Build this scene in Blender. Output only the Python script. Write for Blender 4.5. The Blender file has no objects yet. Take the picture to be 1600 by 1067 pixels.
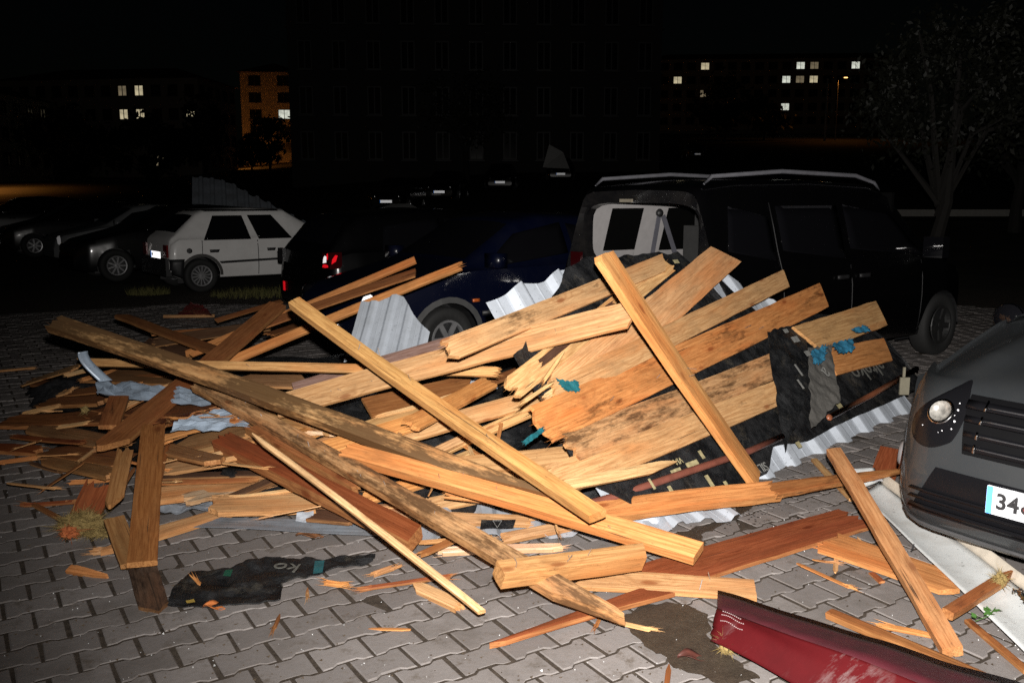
import bpy, bmesh, math, random
import numpy as np
from mathutils import Vector, Matrix, noise
random.seed(7)
R = math.radians
sc = bpy.context.scene
COL = sc.collection

# ------------------------------------------------------------------ camera
CZ, PITCH, FPX = 1.6, 0.160, 1390.0
cd = bpy.data.cameras.new('camera')
cd.sensor_width = 36.0
cd.lens = 36.0 * FPX / 1600.0
cd.clip_start = 0.05
cd.clip_end = 1500.0
cam = bpy.data.objects.new('camera', cd)
cam.location = (0, 0, CZ)
cam.rotation_euler = (math.pi / 2 - PITCH, 0, 0)
COL.objects.link(cam)
sc.camera = cam

# ------------------------------------------------------------------ night sky
world = bpy.data.worlds.new('World')
sc.world = world
world.use_nodes = True
wn = world.node_tree
for n in list(wn.nodes):
    wn.nodes.remove(n)
wo = wn.nodes.new('ShaderNodeOutputWorld')
wb = wn.nodes.new('ShaderNodeBackground')
ws = wn.nodes.new('ShaderNodeTexSky')
ws.sky_type = 'NISHITA'
ws.sun_disc = False
ws.sun_elevation = R(8)
ws.sun_rotation = R(200)
wb.inputs['Strength'].default_value = 0.0002
wn.links.new(ws.outputs[0], wb.inputs[0])
wn.links.new(wb.outputs[0], wo.inputs[0])

# ------------------------------------------------------------------ the camera's own flash (what lights the photograph)
fl = bpy.data.lights.new('camera_flash', 'SPOT')
fl.energy = 2600
fl.color = (1.0, 0.96, 0.91)
fl.spot_size = R(116)
fl.spot_blend = 1.0
fl.shadow_soft_size = 0.025
fo = bpy.data.objects.new('camera_flash', fl)
fo.location = (0.03, 0.02, CZ + 0.16)
COL.objects.link(fo)
FLASH_AIM = Vector((0.25, 1.0, 0.015))
fo.rotation_euler = FLASH_AIM.to_track_quat('-Z', 'Y').to_euler()

# ------------------------------------------------------------------ exposure
sc.view_settings.view_transform = 'Standard'
sc.view_settings.look = 'None'
sc.view_settings.exposure = 0.0
sc.view_settings.gamma = 1.0
sc.view_settings.use_curve_mapping = False
sc.cycles.use_denoising = False
sc.cycles.max_bounces = 5
sc.cycles.sample_clamp_indirect = 2.0
sc.cycles.sample_clamp_direct = 2.5
try:
    sc.cycles.use_light_tree = True
except Exception:
    pass

# ------------------------------------------------------------------ measuring helpers: a sight line of the photograph met with a known plane
CP, SP = math.cos(PITCH), math.sin(PITCH)
CAMP = Vector((0, 0, CZ))
def ray(px, py):
    xn = (px - 800.0) / FPX
    yn = (533.5 - py) / FPX
    return Vector((xn, CP + yn * SP, -SP + yn * CP))
def at_z(px, py, z):
    d = ray(px, py)
    return CAMP + d * ((z - CZ) / d.z)
def at_y(px, py, Y):
    d = ray(px, py)
    return CAMP + d * (Y / d.y)
def proj(p):
    q = Vector(p) - CAMP
    fw = q.y * CP - q.z * SP
    up = q.y * SP + q.z * CP
    return 800 + FPX * q.x / fw, 533.5 - FPX * up / fw, fw
def smooth(a, b, x):
    t = min(1, max(0, (x - a) / (b - a)))
    return t * t * (3 - 2 * t)
def gz(x, y):                       # height of the land: level car park, rising beyond it
    s = 0.46 + 0.46 * smooth(-0.45, 0.05, x / max(y, 1.0))
    return 0.095 * max(0.0, y - 24.0) * s

# ------------------------------------------------------------------ object helpers
def tag(o, label=None, cat=None, group=None, kind=None):
    if label: o['label'] = label
    if cat: o['category'] = cat
    if group: o['group'] = group
    if kind: o['kind'] = kind
    return o
def link(name, me, mats=(), parent=None, loc=None):
    o = bpy.data.objects.new(name, me)
    for m in (mats if isinstance(mats, (list, tuple)) else [mats]):
        me.materials.append(m)
    COL.objects.link(o)
    if parent is not None:
        o.parent = parent
    if loc is not None:
        o.location = loc
    return o
def empty(name, loc=(0, 0, 0), rz=0.0):
    o = bpy.data.objects.new(name, None)
    o.empty_display_size = 0.2
    COL.objects.link(o)
    o.location = loc
    o.rotation_euler = (0, 0, rz)
    return o
def mesh(name, V, F, mi=None, smooth_=False):
    me = bpy.data.meshes.new(name)
    me.from_pydata([tuple(v) for v in V], [], F)
    if mi is not None:
        for p, k in zip(me.polygons, mi):
            p.material_index = k
    if smooth_:
        for p in me.polygons:
            p.use_smooth = True
    me.update()
    return me
class MB:                            # collects simple shapes into ONE mesh
    def __init__(s): s.V = []; s.F = []; s.M = []; s.sm = False
    def add(s, V, F, m=0):
        b = len(s.V); s.V += [tuple(v) for v in V]
        s.F += [tuple(i + b for i in f) for f in F]; s.M += [m] * len(F); return s
    def box(s, c, d, m=0, rot=None):
        hx, hy, hz = d[0] / 2, d[1] / 2, d[2] / 2
        V = [Vector((x, y, z)) for x in (-hx, hx) for y in (-hy, hy) for z in (-hz, hz)]
        if rot is not None: V = [rot @ v for v in V]
        V = [v + Vector(c) for v in V]
        return s.add(V, [(0, 1, 3, 2), (4, 6, 7, 5), (0, 4, 5, 1), (2, 3, 7, 6), (0, 2, 6, 4), (1, 5, 7, 3)], m)
    def tube(s, pts, r, n=8, m=0, cap=True):
        pts = [Vector(p) for p in pts]
        rs = r if isinstance(r, (list, tuple)) else [r] * len(pts)
        V = []; F = []
        for i, p in enumerate(pts):
            t = (pts[min(i + 1, len(pts) - 1)] - pts[max(i - 1, 0)]).normalized()
            a = Vector((0, 0, 1)) if abs(t.z) < 0.9 else Vector((1, 0, 0))
            u = t.cross(a).normalized(); w = t.cross(u)
            for k in range(n):
                q = 2 * math.pi * k / n
                V.append(p + (u * math.cos(q) + w * math.sin(q)) * rs[i])
        for i in range(len(pts) - 1):
            for k in range(n):
                F.append((i * n + k, i * n + (k + 1) % n, (i + 1) * n + (k + 1) % n, (i + 1) * n + k))
        if cap:
            F.append(tuple(range(n))); F.append(tuple(range((len(pts) - 1) * n, len(pts) * n)))
        return s.add(V, F, m)
    def lathe(s, prof, n=24, m=0, axis='Y', c=(0, 0, 0)):   # prof: (radius, offset along the axis)
        V = []; F = []
        for (r, h) in prof:
            for k in range(n):
                q = 2 * math.pi * k / n
                a, b = r * math.cos(q), r * math.sin(q)
                V.append(Vector((a, h, b)) + Vector(c) if axis == 'Y' else (Vector((a, b, h)) + Vector(c) if axis == 'Z' else Vector((h, a, b)) + Vector(c)))
        for i in range(len(prof) - 1):
            for k in range(n):
                F.append((i * n + k, i * n + (k + 1) % n, (i + 1) * n + (k + 1) % n, (i + 1) * n + k))
        return s.add(V, F, m)
    def mesh(s, name): return mesh(name, s.V, s.F, s.M, s.sm)
    def build(s, name, mats, parent=None, loc=None): return link(name, s.mesh(name), mats, parent, loc)

# ------------------------------------------------------------------ material helpers
class NT:
    def __init__(s, name):
        s.m = bpy.data.materials.new(name); s.m.use_nodes = True
        s.t = s.m.node_tree
        for n in list(s.t.nodes): s.t.nodes.remove(n)
        s.out = s.t.nodes.new('ShaderNodeOutputMaterial')
        s.b = s.t.nodes.new('ShaderNodeBsdfPrincipled')
        s.t.links.new(s.b.outputs[0], s.out.inputs[0])
    def n(s, typ, ins=None, **kw):
        nd = s.t.nodes.new('ShaderNode' + typ)
        for k, v in kw.items(): setattr(nd, k, v)
        for k, v in (ins or {}).items(): s.put(nd.inputs[k], v)
        return nd
    def put(s, sock, v):
        if isinstance(v, bpy.types.NodeSocket): s.t.links.new(v, sock)
        elif isinstance(v, bpy.types.Node): s.t.links.new(v.outputs[0], sock)
        else:
            if isinstance(v, (tuple, list)) and len(v) == 3 and sock.type == 'RGBA': v = tuple(v) + (1,)
            sock.default_value = v
    def P(s, **kw):
        for k, v in kw.items(): s.put(s.b.inputs[k.replace('_', ' ')], v)
        return s
    def math(s, op, a, b=None, c=None):
        nd = s.n('Math', operation=op); s.put(nd.inputs[0], a)
        if b is not None: s.put(nd.inputs[1], b)
        if c is not None: s.put(nd.inputs[2], c)
        return nd.outputs[0]
    def mix(s, f, a, b, blend='MIX'):
        nd = s.n('Mix', data_type='RGBA', blend_type=blend)
        s.put(nd.inputs[0], f); s.put(nd.inputs[6], a); s.put(nd.inputs[7], b)
        return nd.outputs[2]
    def ramp(s, f, stops):
        nd = s.n('ValToRGB', {0: f}); cr = nd.color_ramp
        while len(cr.elements) < len(stops): cr.elements.new(0.5)
        for e, (p, c) in zip(cr.elements, stops):
            e.position = p; e.color = (c, c, c, 1) if isinstance(c, (int, float)) else tuple(c) + (1,)
        return nd.outputs[0]
    def vmul(s, v, k):
        nd = s.n('VectorMath', operation='MULTIPLY'); s.put(nd.inputs[0], v); nd.inputs[1].default_value = k
        return nd.outputs[0]
    def vadd(s, v, w):
        nd = s.n('VectorMath', operation='ADD'); s.put(nd.inputs[0], v); s.put(nd.inputs[1], w)
        return nd.outputs[0]
    def noise(s, v, scale, detail=4, rough=0.55):
        return s.n('TexNoise', {'Vector': v, 'Scale': scale, 'Detail': detail, 'Roughness': rough}).outputs[0]
    def bump(s, h, strength=0.3, dist=0.01):
        s.put(s.b.inputs['Normal'], s.n('Bump', {'Height': h, 'Strength': strength, 'Distance': dist}).outputs[0]); return s
    def obj(s): return s.n('TexCoord').outputs['Object']
    def pos(s): return s.n('NewGeometry').outputs['Position']

def plain(name, col, rough=0.5, metal=0.0, spec=0.5, coat=0.0, var=0.12, scale=14.0):
    t = NT(name)
    f = t.noise(t.obj(), scale, 5)
    c = t.mix(t.ramp(f, [(0.3, 0.0), (0.7, 1.0)]), tuple(x * (1 - var) for x in col), tuple(min(1, x * (1 + var)) for x in col))
    t.P(Base_Color=c, Roughness=rough, Metallic=metal)
    t.b.inputs['Specular IOR Level'].default_value = spec
    t.b.inputs['Coat Weight'].default_value = coat
    return t.m

def wood_material(name, edge):
    t = NT(name)
    info = t.n('ObjectInfo')
    rnd = t.math('MULTIPLY', info.outputs['Random'], 37.0)
    off = t.n('CombineXYZ', {0: rnd, 1: t.math('MULTIPLY', rnd, 1.7), 2: t.math('MULTIPLY', rnd, 0.6)}).outputs[0]
    p = t.vadd(t.obj(), off)
    warp = t.noise(t.vmul(p, (1.6, 9.0, 9.0)), 1.0, 3)
    sep = t.n('SeparateXYZ', {0: p})
    # growth rings cut at a shallow angle: long cathedral figures
    y = t.math('ADD', t.math('MULTIPLY', sep.outputs[1], 62.0), t.math('MULTIPLY', warp, 9.0))
    y = t.math('ADD', y, t.math('MULTIPLY', sep.outputs[2], 40.0))
    kv = t.n('TexVoronoi', {'Vector': t.vmul(p, (3.0, 8.0, 4.0)), 'Scale': 1.0}, feature='F1')
    y = t.math('ADD', y, t.math('MULTIPLY', t.ramp(kv.outputs['Distance'], [(0.0, 1.0), (0.4, 0.0)]), 4.0))
    ring = t.math('SINE', t.math('MULTIPLY', y, 3.2))
    ring = t.math('MULTIPLY_ADD', ring, 0.5, 0.5)
    ring = t.math('POWER', ring, 1.8)
    fib = t.noise(t.vmul(p, (4.0, 160.0, 160.0)), 1.0, 3, 0.6)
    broad = t.noise(t.vmul(p, (1.1, 7.0, 7.0)), 1.0, 3)
    base = info.outputs['Color']
    dark = t.mix(1.0, base, (0.62, 0.46, 0.33), 'MULTIPLY')
    lite = t.mix(1.0, base, (1.18, 1.2, 1.22), 'MULTIPLY')
    red = t.mix(1.0, base, (1.05, 0.72, 0.5), 'MULTIPLY')
    if edge:  # fresh sawn orange, strengthened to imitate edges catching the flash
        base = t.mix(0.5, base, (0.50, 0.235, 0.075))
        lite = t.mix(0.5, lite, (0.55, 0.27, 0.095))
    c = t.mix(t.math('MULTIPLY', ring, t.ramp(t.noise(t.vmul(p, (0.9, 5.0, 5.0)), 1.3, 3), [(0.3, 0.06), (0.7, 0.5)])), lite, dark)
    c = t.mix(t.ramp(broad, [(0.5, 0.0), (0.68, 0.75)]), c, red)
    c = t.mix(t.math('MULTIPLY', t.ramp(fib, [(0.38, 1.0), (0.55, 0.0)]), 0.6), c, dark)
    # knots
    kp = t.vmul(p, (3.0, 8.0, 4.0))
    vor = t.n('TexVoronoi', {'Vector': kp, 'Scale': 1.0, 'Randomness': 1.0}, feature='F1')
    kn = t.ramp(vor.outputs['Distance'], [(0.05, 1.0), (0.10, 0.75), (0.12, 0.28), (0.24, 0.0)])
    c = t.mix(t.math('MULTIPLY', kn, 0.8), c, t.mix(1.0, base, (0.42, 0.2, 0.12), 'MULTIPLY'))
    # handling dirt and greyed patches
    g1 = t.noise(t.vmul(p, (3.0, 9.0, 9.0)), 1.0, 7, 0.75)
    g2 = t.noise(t.vmul(p, (60.0, 90.0, 90.0)), 1.0, 3, 0.7)
    c = t.mix(t.ramp(g1, [(0.46, 0.0), (0.70, 0.6)]), c, t.mix(1.0, base, (0.46, 0.44, 0.44), 'MULTIPLY'))
    c = t.mix(t.ramp(g2, [(0.60, 0.0), (0.72, 0.5)]), c, t.mix(1.0, base, (0.3, 0.26, 0.24), 'MULTIPLY'))
    # drying cracks
    cr = t.noise(t.vmul(p, (1.5, 75.0, 30.0)), 1.0, 2)
    c = t.mix(t.ramp(cr, [(0.26, 0.9), (0.31, 0.0)]), c, (0.03, 0.018, 0.012))
    # mould and weather marks, as much as the piece carries (object colour alpha)
    m1 = t.noise(t.vmul(p, (2.2, 11.0, 11.0)), 1.0, 6, 0.7)
    m2 = t.noise(t.vmul(p, (14.0, 40.0, 40.0)), 1.0, 5, 0.7)
    thr = t.math('SUBTRACT', 0.70, t.math('MULTIPLY', info.outputs['Alpha'], 0.36))
    st = t.math('MULTIPLY', t.math('SUBTRACT', t.math('ADD', t.math('MULTIPLY', m1, 0.75), t.math('MULTIPLY', m2, 0.25)), thr), 9.0)
    st = t.n('Clamp', {0: st}).outputs[0]
    c = t.mix(t.math('MULTIPLY', st, 0.9), c, t.mix(1.0, base, (0.16, 0.14, 0.13), 'MULTIPLY'))
    t.P(Base_Color=c, Roughness=t.ramp(broad, [(0.3, 0.5), (0.7, 0.78)]))
    t.b.inputs['Specular IOR Level'].default_value = 0.28
    h = t.math('ADD', t.math('MULTIPLY', fib, 0.6), t.math('MULTIPLY', ring, 0.25))
    t.bump(h, 0.35, 0.004)
    return t.m
WOOD = wood_material('sawn_pine_face', False)
WEDGE = wood_material('sawn_pine_edge', True)

def paver_material():
    t = NT('concrete_paver')
    g = t.n('NewGeometry')
    info = t.n('ObjectInfo')
    r = t.math('FRACT', t.math('ADD', t.math('MULTIPLY', g.outputs['Random Per Island'], 7.3), t.math('MULTIPLY', info.outputs['Random'], 5.1)))
    p = g.outputs['Position']
    fine = t.noise(p, 420.0, 3, 0.7)
    mid = t.noise(p, 38.0, 5, 0.65)
    big = t.noise(p, 2.2, 4, 0.6)
    c = t.mix(r, (0.170, 0.154, 0.148), (0.265, 0.242, 0.233))
    c = t.mix(t.ramp(fine, [(0.35, 0.5), (0.65, 0.0)]), c, (0.11, 0.098, 0.094))
    c = t.mix(t.ramp(mid, [(0.48, 0.0), (0.75, 0.45)]), c, (0.15, 0.125, 0.105))
    c = t.mix(t.ramp(big, [(0.5, 0.0), (0.72, 0.5)]), c, (0.13, 0.112, 0.1))
    sand = t.noise(p, 7.0, 7, 0.75)
    c = t.mix(t.ramp(sand, [(0.56, 0.0), (0.68, 0.8)]), c, (0.095, 0.076, 0.058))
    stn = t.noise(p, 1.1, 6, 0.7)
    c = t.mix(t.ramp(stn, [(0.52, 0.0), (0.66, 0.55)]), c, (0.085, 0.075, 0.068))
    t.P(Base_Color=c, Roughness=t.ramp(big, [(0.35, 0.62), (0.65, 0.85)]))
    t.b.inputs['Specular IOR Level'].default_value = 0.3
    t.bump(t.math('ADD', t.math('MULTIPLY', fine, 0.5), mid), 0.35, 0.004)
    return t.m
PAVER = paver_material()
def soil_material(name, a, b, scale, rough=0.9, spec=0.2):
    t = NT(name); p = t.pos()
    f = t.noise(p, scale, 8, 0.7); g = t.noise(p, scale * 9, 4, 0.7)
    c = t.mix(t.ramp(f, [(0.35, 0.0), (0.65, 1.0)]), a, b)
    c = t.mix(t.ramp(g, [(0.4, 0.4), (0.6, 0.0)]), c, tuple(x * 0.4 for x in a))
    t.P(Base_Color=c, Roughness=rough); t.b.inputs['Specular IOR Level'].default_value = spec
    t.bump(t.math('ADD', f, t.math('MULTIPLY', g, 0.4)), 0.6, 0.01)
    return t.m
JOINT = soil_material('joint_sand', (0.040, 0.031, 0.024), (0.085, 0.067, 0.052), 26.0)
LAND = soil_material('dry_ground', (0.035, 0.034, 0.026), (0.07, 0.064, 0.05), 1.2)
GRASSM = soil_material('dry_grass', (0.07, 0.075, 0.022), (0.16, 0.14, 0.055), 9.0)
WETSOIL = soil_material('wet_soil', (0.038, 0.028, 0.02), (0.062, 0.047, 0.034), 14.0, 0.55, 0.45)
ASPH = soil_material('asphalt', (0.04, 0.04, 0.041), (0.06, 0.06, 0.06), 3.0)

def metal_sheet(name, col, dirt, rough=0.42):
    t = NT(name); p = t.obj()
    f = t.noise(p, 5.0, 7, 0.7); g = t.noise(p, 60.0, 3)
    c = t.mix(t.ramp(f, [(0.45, 0.0), (0.75, 0.55)]), col, dirt)
    c = t.mix(t.ramp(g, [(0.66, 0.0), (0.72, 0.7)]), c, tuple(x * 0.3 for x in dirt))
    t.P(Base_Color=c, Roughness=rough, Metallic=0.1)
    t.bump(f, 0.15, 0.01)
    return t.m
SHEET = metal_sheet('white_coated_steel', (0.46, 0.50, 0.56), (0.27, 0.29, 0.31))
TIN = metal_sheet('crumpled_grey_tin', (0.30, 0.37, 0.46), (0.10, 0.10, 0.10), 0.35)
FLASHING = metal_sheet('grey_flashing', (0.20, 0.22, 0.25), (0.10, 0.09, 0.08), 0.4)
WHITEPANEL = metal_sheet('white_fascia_paint', (0.62, 0.64, 0.64), (0.34, 0.31, 0.27), 0.45)
def red_sheet():
    t = NT('scraped_red_paint'); p = t.obj()
    f = t.noise(p, 3.0, 6, 0.7)
    c = t.mix(t.ramp(f, [(0.35, 0.0), (0.7, 1.0)]), (0.048, 0.0028, 0.004), (0.072, 0.004, 0.0055))
    w = t.noise(t.vmul(p, (5.0, 16.0, 5.0)), 1.0, 7, 0.75)
    a = t.noise(p, 3.1, 3, 0.6)
    k = t.math('MULTIPLY', t.ramp(w, [(0.50, 0.0), (0.62, 1.0)]), t.ramp(a, [(0.48, 0.0), (0.62, 0.85)]))
    c = t.mix(k, c, (0.15, 0.11, 0.11))
    t.P(Base_Color=c, Roughness=0.65); t.b.inputs['Specular IOR Level'].default_value = 0.12; t.bump(w, 0.2, 0.004)
    return t.m
REDSHEET = red_sheet()
def membrane_material():
    t = NT('black_bitumen_felt'); p = t.obj()
    f = t.noise(p, 9.0, 7, 0.7); g = t.noise(p, 160.0, 3, 0.7)
    c = t.mix(t.ramp(f, [(0.4, 0.0), (0.7, 1.0)]), (0.005, 0.0055, 0.0065), (0.018, 0.0185, 0.02))
    t.P(Base_Color=c, Roughness=t.ramp(f, [(0.35, 0.35), (0.65, 0.7)]))
    t.b.inputs['Specular IOR Level'].default_value = 0.35
    d = t.noise(p, 5.0, 8, 0.8)
    c = t.mix(t.ramp(d, [(0.55, 0.0), (0.68, 0.65)]), c, (0.07, 0.06, 0.045))
    t.put(t.b.inputs['Base Color'], c)
    t.bump(t.math('ADD', f, t.math('MULTIPLY', g, 0.3)), 0.8, 0.02)
    return t.m
FELT = membrane_material()
FELTGREY = metal_sheet('grey_felt_back', (0.105, 0.100, 0.092), (0.04, 0.04, 0.036), 0.7)
PRINT = plain('pale_print', (0.20, 0.20, 0.19), 0.6, var=0.3, scale=40)
PRINTDIM = plain('dim_print', (0.10, 0.10, 0.09), 0.6, var=0.35, scale=40)
PRINTCREAM = plain('cream_print', (0.33, 0.29, 0.16), 0.6, var=0.35, scale=40)
TEAL = plain('teal_film', (0.012, 0.10, 0.12), 0.4, var=0.3)
BLUEFILM = plain('blue_film', (0.03, 0.15, 0.25), 0.4, var=0.3)
BARK = soil_material('pine_bark', (0.09, 0.035, 0.022), (0.17, 0.07, 0.045), 30.0)
WOOLM = soil_material('glass_wool', (0.20, 0.14, 0.05), (0.34, 0.25, 0.10), 40.0)
WOOLRED = soil_material('orange_wool', (0.35, 0.09, 0.03), (0.5, 0.16, 0.06), 40.0)
STEEL = plain('bright_steel', (0.55, 0.55, 0.55), 0.3, 0.9)
PIPE = plain('brown_pipe_paint', (0.16, 0.055, 0.038), 0.35, var=0.2)
def glassy(name, col, rough=0.06, spec=0.5):
    t = NT(name); t.P(Base_Color=col, Roughness=rough); t.b.inputs['Specular IOR Level'].default_value = spec; return t.m
TINT = glassy('tinted_car_glass', (0.004, 0.004, 0.005))
RUBBER = plain('tyre_rubber', (0.010, 0.010, 0.010), 0.8)
BLACKPL = plain('black_plastic', (0.014, 0.014, 0.015), 0.5)
CHROME = plain('chrome', (0.7, 0.7, 0.7), 0.12, 1.0)
ALLOY = plain('wheel_alloy', (0.42, 0.42, 0.43), 0.3, 0.7)
def retro(name, col, rough=0.35, mixf=0.75):
    # retroreflective sheet (number plates, rear reflectors): sends light back the way it came
    t = NT(name)
    g = t.n('NewGeometry')
    gl = t.n('BsdfAnisotropic', {'Color': col, 'Roughness': rough, 'Normal': g.outputs['Incoming']})
    df = t.n('BsdfDiffuse', {'Color': col})
    mx = t.n('MixShader', {0: mixf, 1: df.outputs[0], 2: gl.outputs[0]})
    t.t.links.new(mx.outputs[0], t.out.inputs[0])
    return t.m
PLATE = retro('reflective_plate', (0.8, 0.82, 0.86), 0.35, 0.6)
PLATEBLUE = retro('reflective_blue', (0.05, 0.2, 0.6))
TAILRED = retro('red_reflector', (0.5, 0.006, 0.012), 0.45, 0.35)
TAILCLEAR = retro('clear_reflector', (0.5, 0.5, 0.52), 0.45, 0.5)
INK = plain('plate_ink', (0.02, 0.02, 0.022), 0.5)
def emis(name, col, s):
    t = NT(name)
    p = t.obj()
    f = t.noise(p, 1.3, 2)
    c = t.mix(t.ramp(f, [(0.35, 0.0), (0.65, 1.0)]), tuple(x * 0.6 for x in col), col)
    e = t.n('Emission', {'Color': c, 'Strength': s}); t.t.links.new(e.outputs[0], t.out.inputs[0]); return t.m
LITWARM = emis('lit_window_warm', (1.0, 0.86, 0.55), 0.52)
LITDIM = emis('lit_window_dim', (1.0, 0.8, 0.5), 0.16)
LITCOOL = emis('lit_window_cool', (0.92, 0.95, 0.82), 0.75)
LAMPE = emis('sodium_lamp', (1.0, 0.5, 0.15), 7.0)
LAMPW = emis('white_lamp', (0.95, 1.0, 0.95), 3.0)

# ================================================================== THE GROUND
def land_sheet():
    xs = sorted(set([-400, -250, -160, -110, -80, -60, -45, -34, -26, -20, -15, -10, -5, 0, 5, 10, 15, 20, 26, 34, 45, 60, 80, 110, 160, 250, 400]))
    ys = [-60, -30, -10, 0, 8, 16, 22, 24, 27, 30, 34, 38, 43, 48, 55, 63, 72, 82, 95, 110, 130, 155, 185, 220, 270, 340, 500]
    V = [(x, y, gz(x, y) - 0.06) for y in ys for x in xs]
    n = len(xs)
    F = [(j * n + i, j * n + i + 1, (j + 1) * n + i + 1, (j + 1) * n + i) for j in range(len(ys) - 1) for i in range(n - 1)]
    return tag(link('ground', mesh('ground', V, F), LAND), 'bare dark ground rising behind the car park', kind='structure')
land_sheet()
def night_sky():
    mb = MB(); 
    return
L_, TH, RP = 0.1993, 0.566, 0.734
OX, OY = -4.27 * L_, 15.777 * L_
UD = Vector((math.cos(TH), math.sin(TH), 0)); VD = Vector((math.sin(TH), -math.cos(TH), 0))
def outline(b, c, a, x1, x2, jit=0.0):
    def q(x, y): return (x + random.uniform(-jit, jit), y + random.uniform(-jit, jit))
    return [q(-a, -b), q(-x2, -b), q(-x1, -c), q(x1, -c), q(x2, -b), q(a, -b), q(a, b), q(x2, b), q(x1, c), q(-x1, c), q(-x2, b), q(-a, b)]
def paver_geo(jit, bevel=True):
    O = outline(0.0755, 0.0595, 0.0925, 0.036, 0.058, jit)
    I = outline(0.0715, 0.0555, 0.0885, 0.036, 0.058, jit * 0.6)
    n = 12
    if bevel:
        V = [(x, y, -0.03) for x, y in O] + [(x, y, -0.0035) for x, y in O] + [(x, y, 0.0) for x, y in I]
        F = []
        for k in range(2):
            for i in range(n):
                F.append((k * n + i, k * n + (i + 1) % n, (k + 1) * n + (i + 1) % n, (k + 1) * n + i))
        b = 2 * n
    else:
        V = [(x, y, -0.02) for x, y in O] + [(x, y, 0.0) for x, y in O]
        F = [(i, (i + 1) % n, n + (i + 1) % n, n + i) for i in range(n)]
        b = n
    F += [(b + 0, b + 1, b + 10, b + 11), (b + 1, b + 2, b + 9, b + 10), (b + 2, b + 3, b + 8, b + 9), (b + 3, b + 4, b + 7, b + 8), (b + 4, b + 5, b + 6, b + 7)]
    return V, F
bed = MB()
bed.add([(-14, -3, -0.0042), (14, -3, -0.0042), (14, 15.5, -0.0042), (-14, 15.5, -0.0042)], [(0, 1, 2, 3)])
pavement = bed.build('pavement', JOINT)
tag(pavement, 'grey interlocking concrete paving of the car park', kind='structure')
pvars = []
for k in range(8):
    V, F = paver_geo(0.0022)
    me = mesh('paver', V, F); me.materials.append(PAVER); pvars.append((V, F, me))
cells = []
for j in range(-75, 40):
    for i in range(-70, 60):
        ii = i + (0.5 if j % 2 == 0 else 0.0)
        p = Vector((OX, OY, 0)) + UD * (ii * L_) + VD * (j * RP * L_)
        if p.y < 0.9 or p.y > 13.5: continue
        if abs(p.x) > 1.2 + p.y * 0.66: continue
        cells.append(p)
def under_pile(px, py):              # mostly hidden by the heap and the cars
    if py < 700 and px > 60: return True
    if px > 1440 and py < 850: return True
    if 180 < px < 1000 and py < 800: return True
    if 250 < px < 430 and py < 930 and py > 890: return False
    return False
vis = []
for p in cells:
    px, py, d = proj(p)
    if -40 < px < 1640 and py < 1110 and not under_pile(px, py): vis.append((d, p.x, p.y))
vis.sort()
near = set((x, y) for _, x, y in vis[:300])
rest = MB()
for p in cells:
    rz = TH + random.gauss(0, 0.009); dz = random.gauss(0, 0.0013) - 0.0008
    rx, ry = random.gauss(0, 0.008), random.gauss(0, 0.008)
    jx, jy = random.gauss(0, 0.0012), random.gauss(0, 0.0012)
    V, F, me = random.choice(pvars)
    M4 = Matrix.Translation((p.x + jx, p.y + jy, dz)) @ Matrix.Rotation(rz, 4, 'Z') @ Matrix.Rotation(rx, 4, 'X') @ Matrix.Rotation(ry, 4, 'Y')
    if (p.x, p.y) in near:
        o = bpy.data.objects.new('paver', me); COL.objects.link(o); o.parent = pavement; o.matrix_local = M4
    else:
        if p.y > 8.5:
            V, F = paver_geo(0.001, False)
        rest.add([M4 @ Vector(v) for v in V], F)
tag(rest.build('paver_field', PAVER, pavement), kind='stuff')

# grass tufts at the edge of the bays, behind the heap
def grass(name, label, spots, n, hmax):
    mb = MB()
    for _ in range(n):
        cx, cy, rx, ry = random.choice(spots)
        a = random.uniform(0, 6.283); r = math.sqrt(random.random())
        x, y = cx + rx * r * math.cos(a), cy + ry * r * math.sin(a)
        h = random.uniform(0.3, 1) * hmax; t = random.uniform(0, 6.28); w = 0.006
        lx, ly = random.gauss(0, 0.4) * h, random.gauss(0, 0.4) * h
        u = Vector((math.cos(t), math.sin(t), 0)) * w
        b = Vector((x, y, gz(x, y) - 0.01))
        mb.add([b - u, b + u, b + Vector((lx, ly, h))], [(0, 1, 2)])
    return tag(mb.build(name, GRASSM), label, kind='stuff')
gp = at_z(400, 462, 0.0); gq = at_z(330, 470, 0)
grass('grass', 'dry grass tufts growing beside the white hatchback', [(gp.x, gp.y, 0.75, 0.5), (gp.x - 1.9, gp.y + 0.3, 0.35, 0.3), (gp.x + 0.5, gp.y + .5, 0.9, 0.4)], 1500, 0.15)
# raised verge kerb far right
kb = MB(); a = at_z(1478, 352, 0.55); b_ = at_z(1600, 358, 0.5)
kb.box(((a.x + b_.x) / 2 + 4, (a.y + b_.y) / 2, gz(a.x, a.y) + 0.1), (16, 0.3, 0.25))
tag(kb.build('kerb', plain('kerb_concrete', (0.25, 0.24, 0.22), 0.8)), 'pale concrete kerb edging the slope beyond the dark van', 'kerb')

# orange-lit road far left
rd = MB()
ys = [44, 52, 60, 68, 76]
for k in range(4):
    y0, y1 = ys[k], ys[k + 1]
    rd.add([(-75, y0, gz(-75, y0) + 0.02), (-17, y0, gz(-17, y0) + 0.02), (-17, y1, gz(-17, y1) + 0.02), (-75, y1, gz(-75, y1) + 0.02)], [(0, 1, 2, 3)])
tag(rd.build('road', ASPH), 'street crossing the far left under orange lamps', kind='structure')

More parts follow.
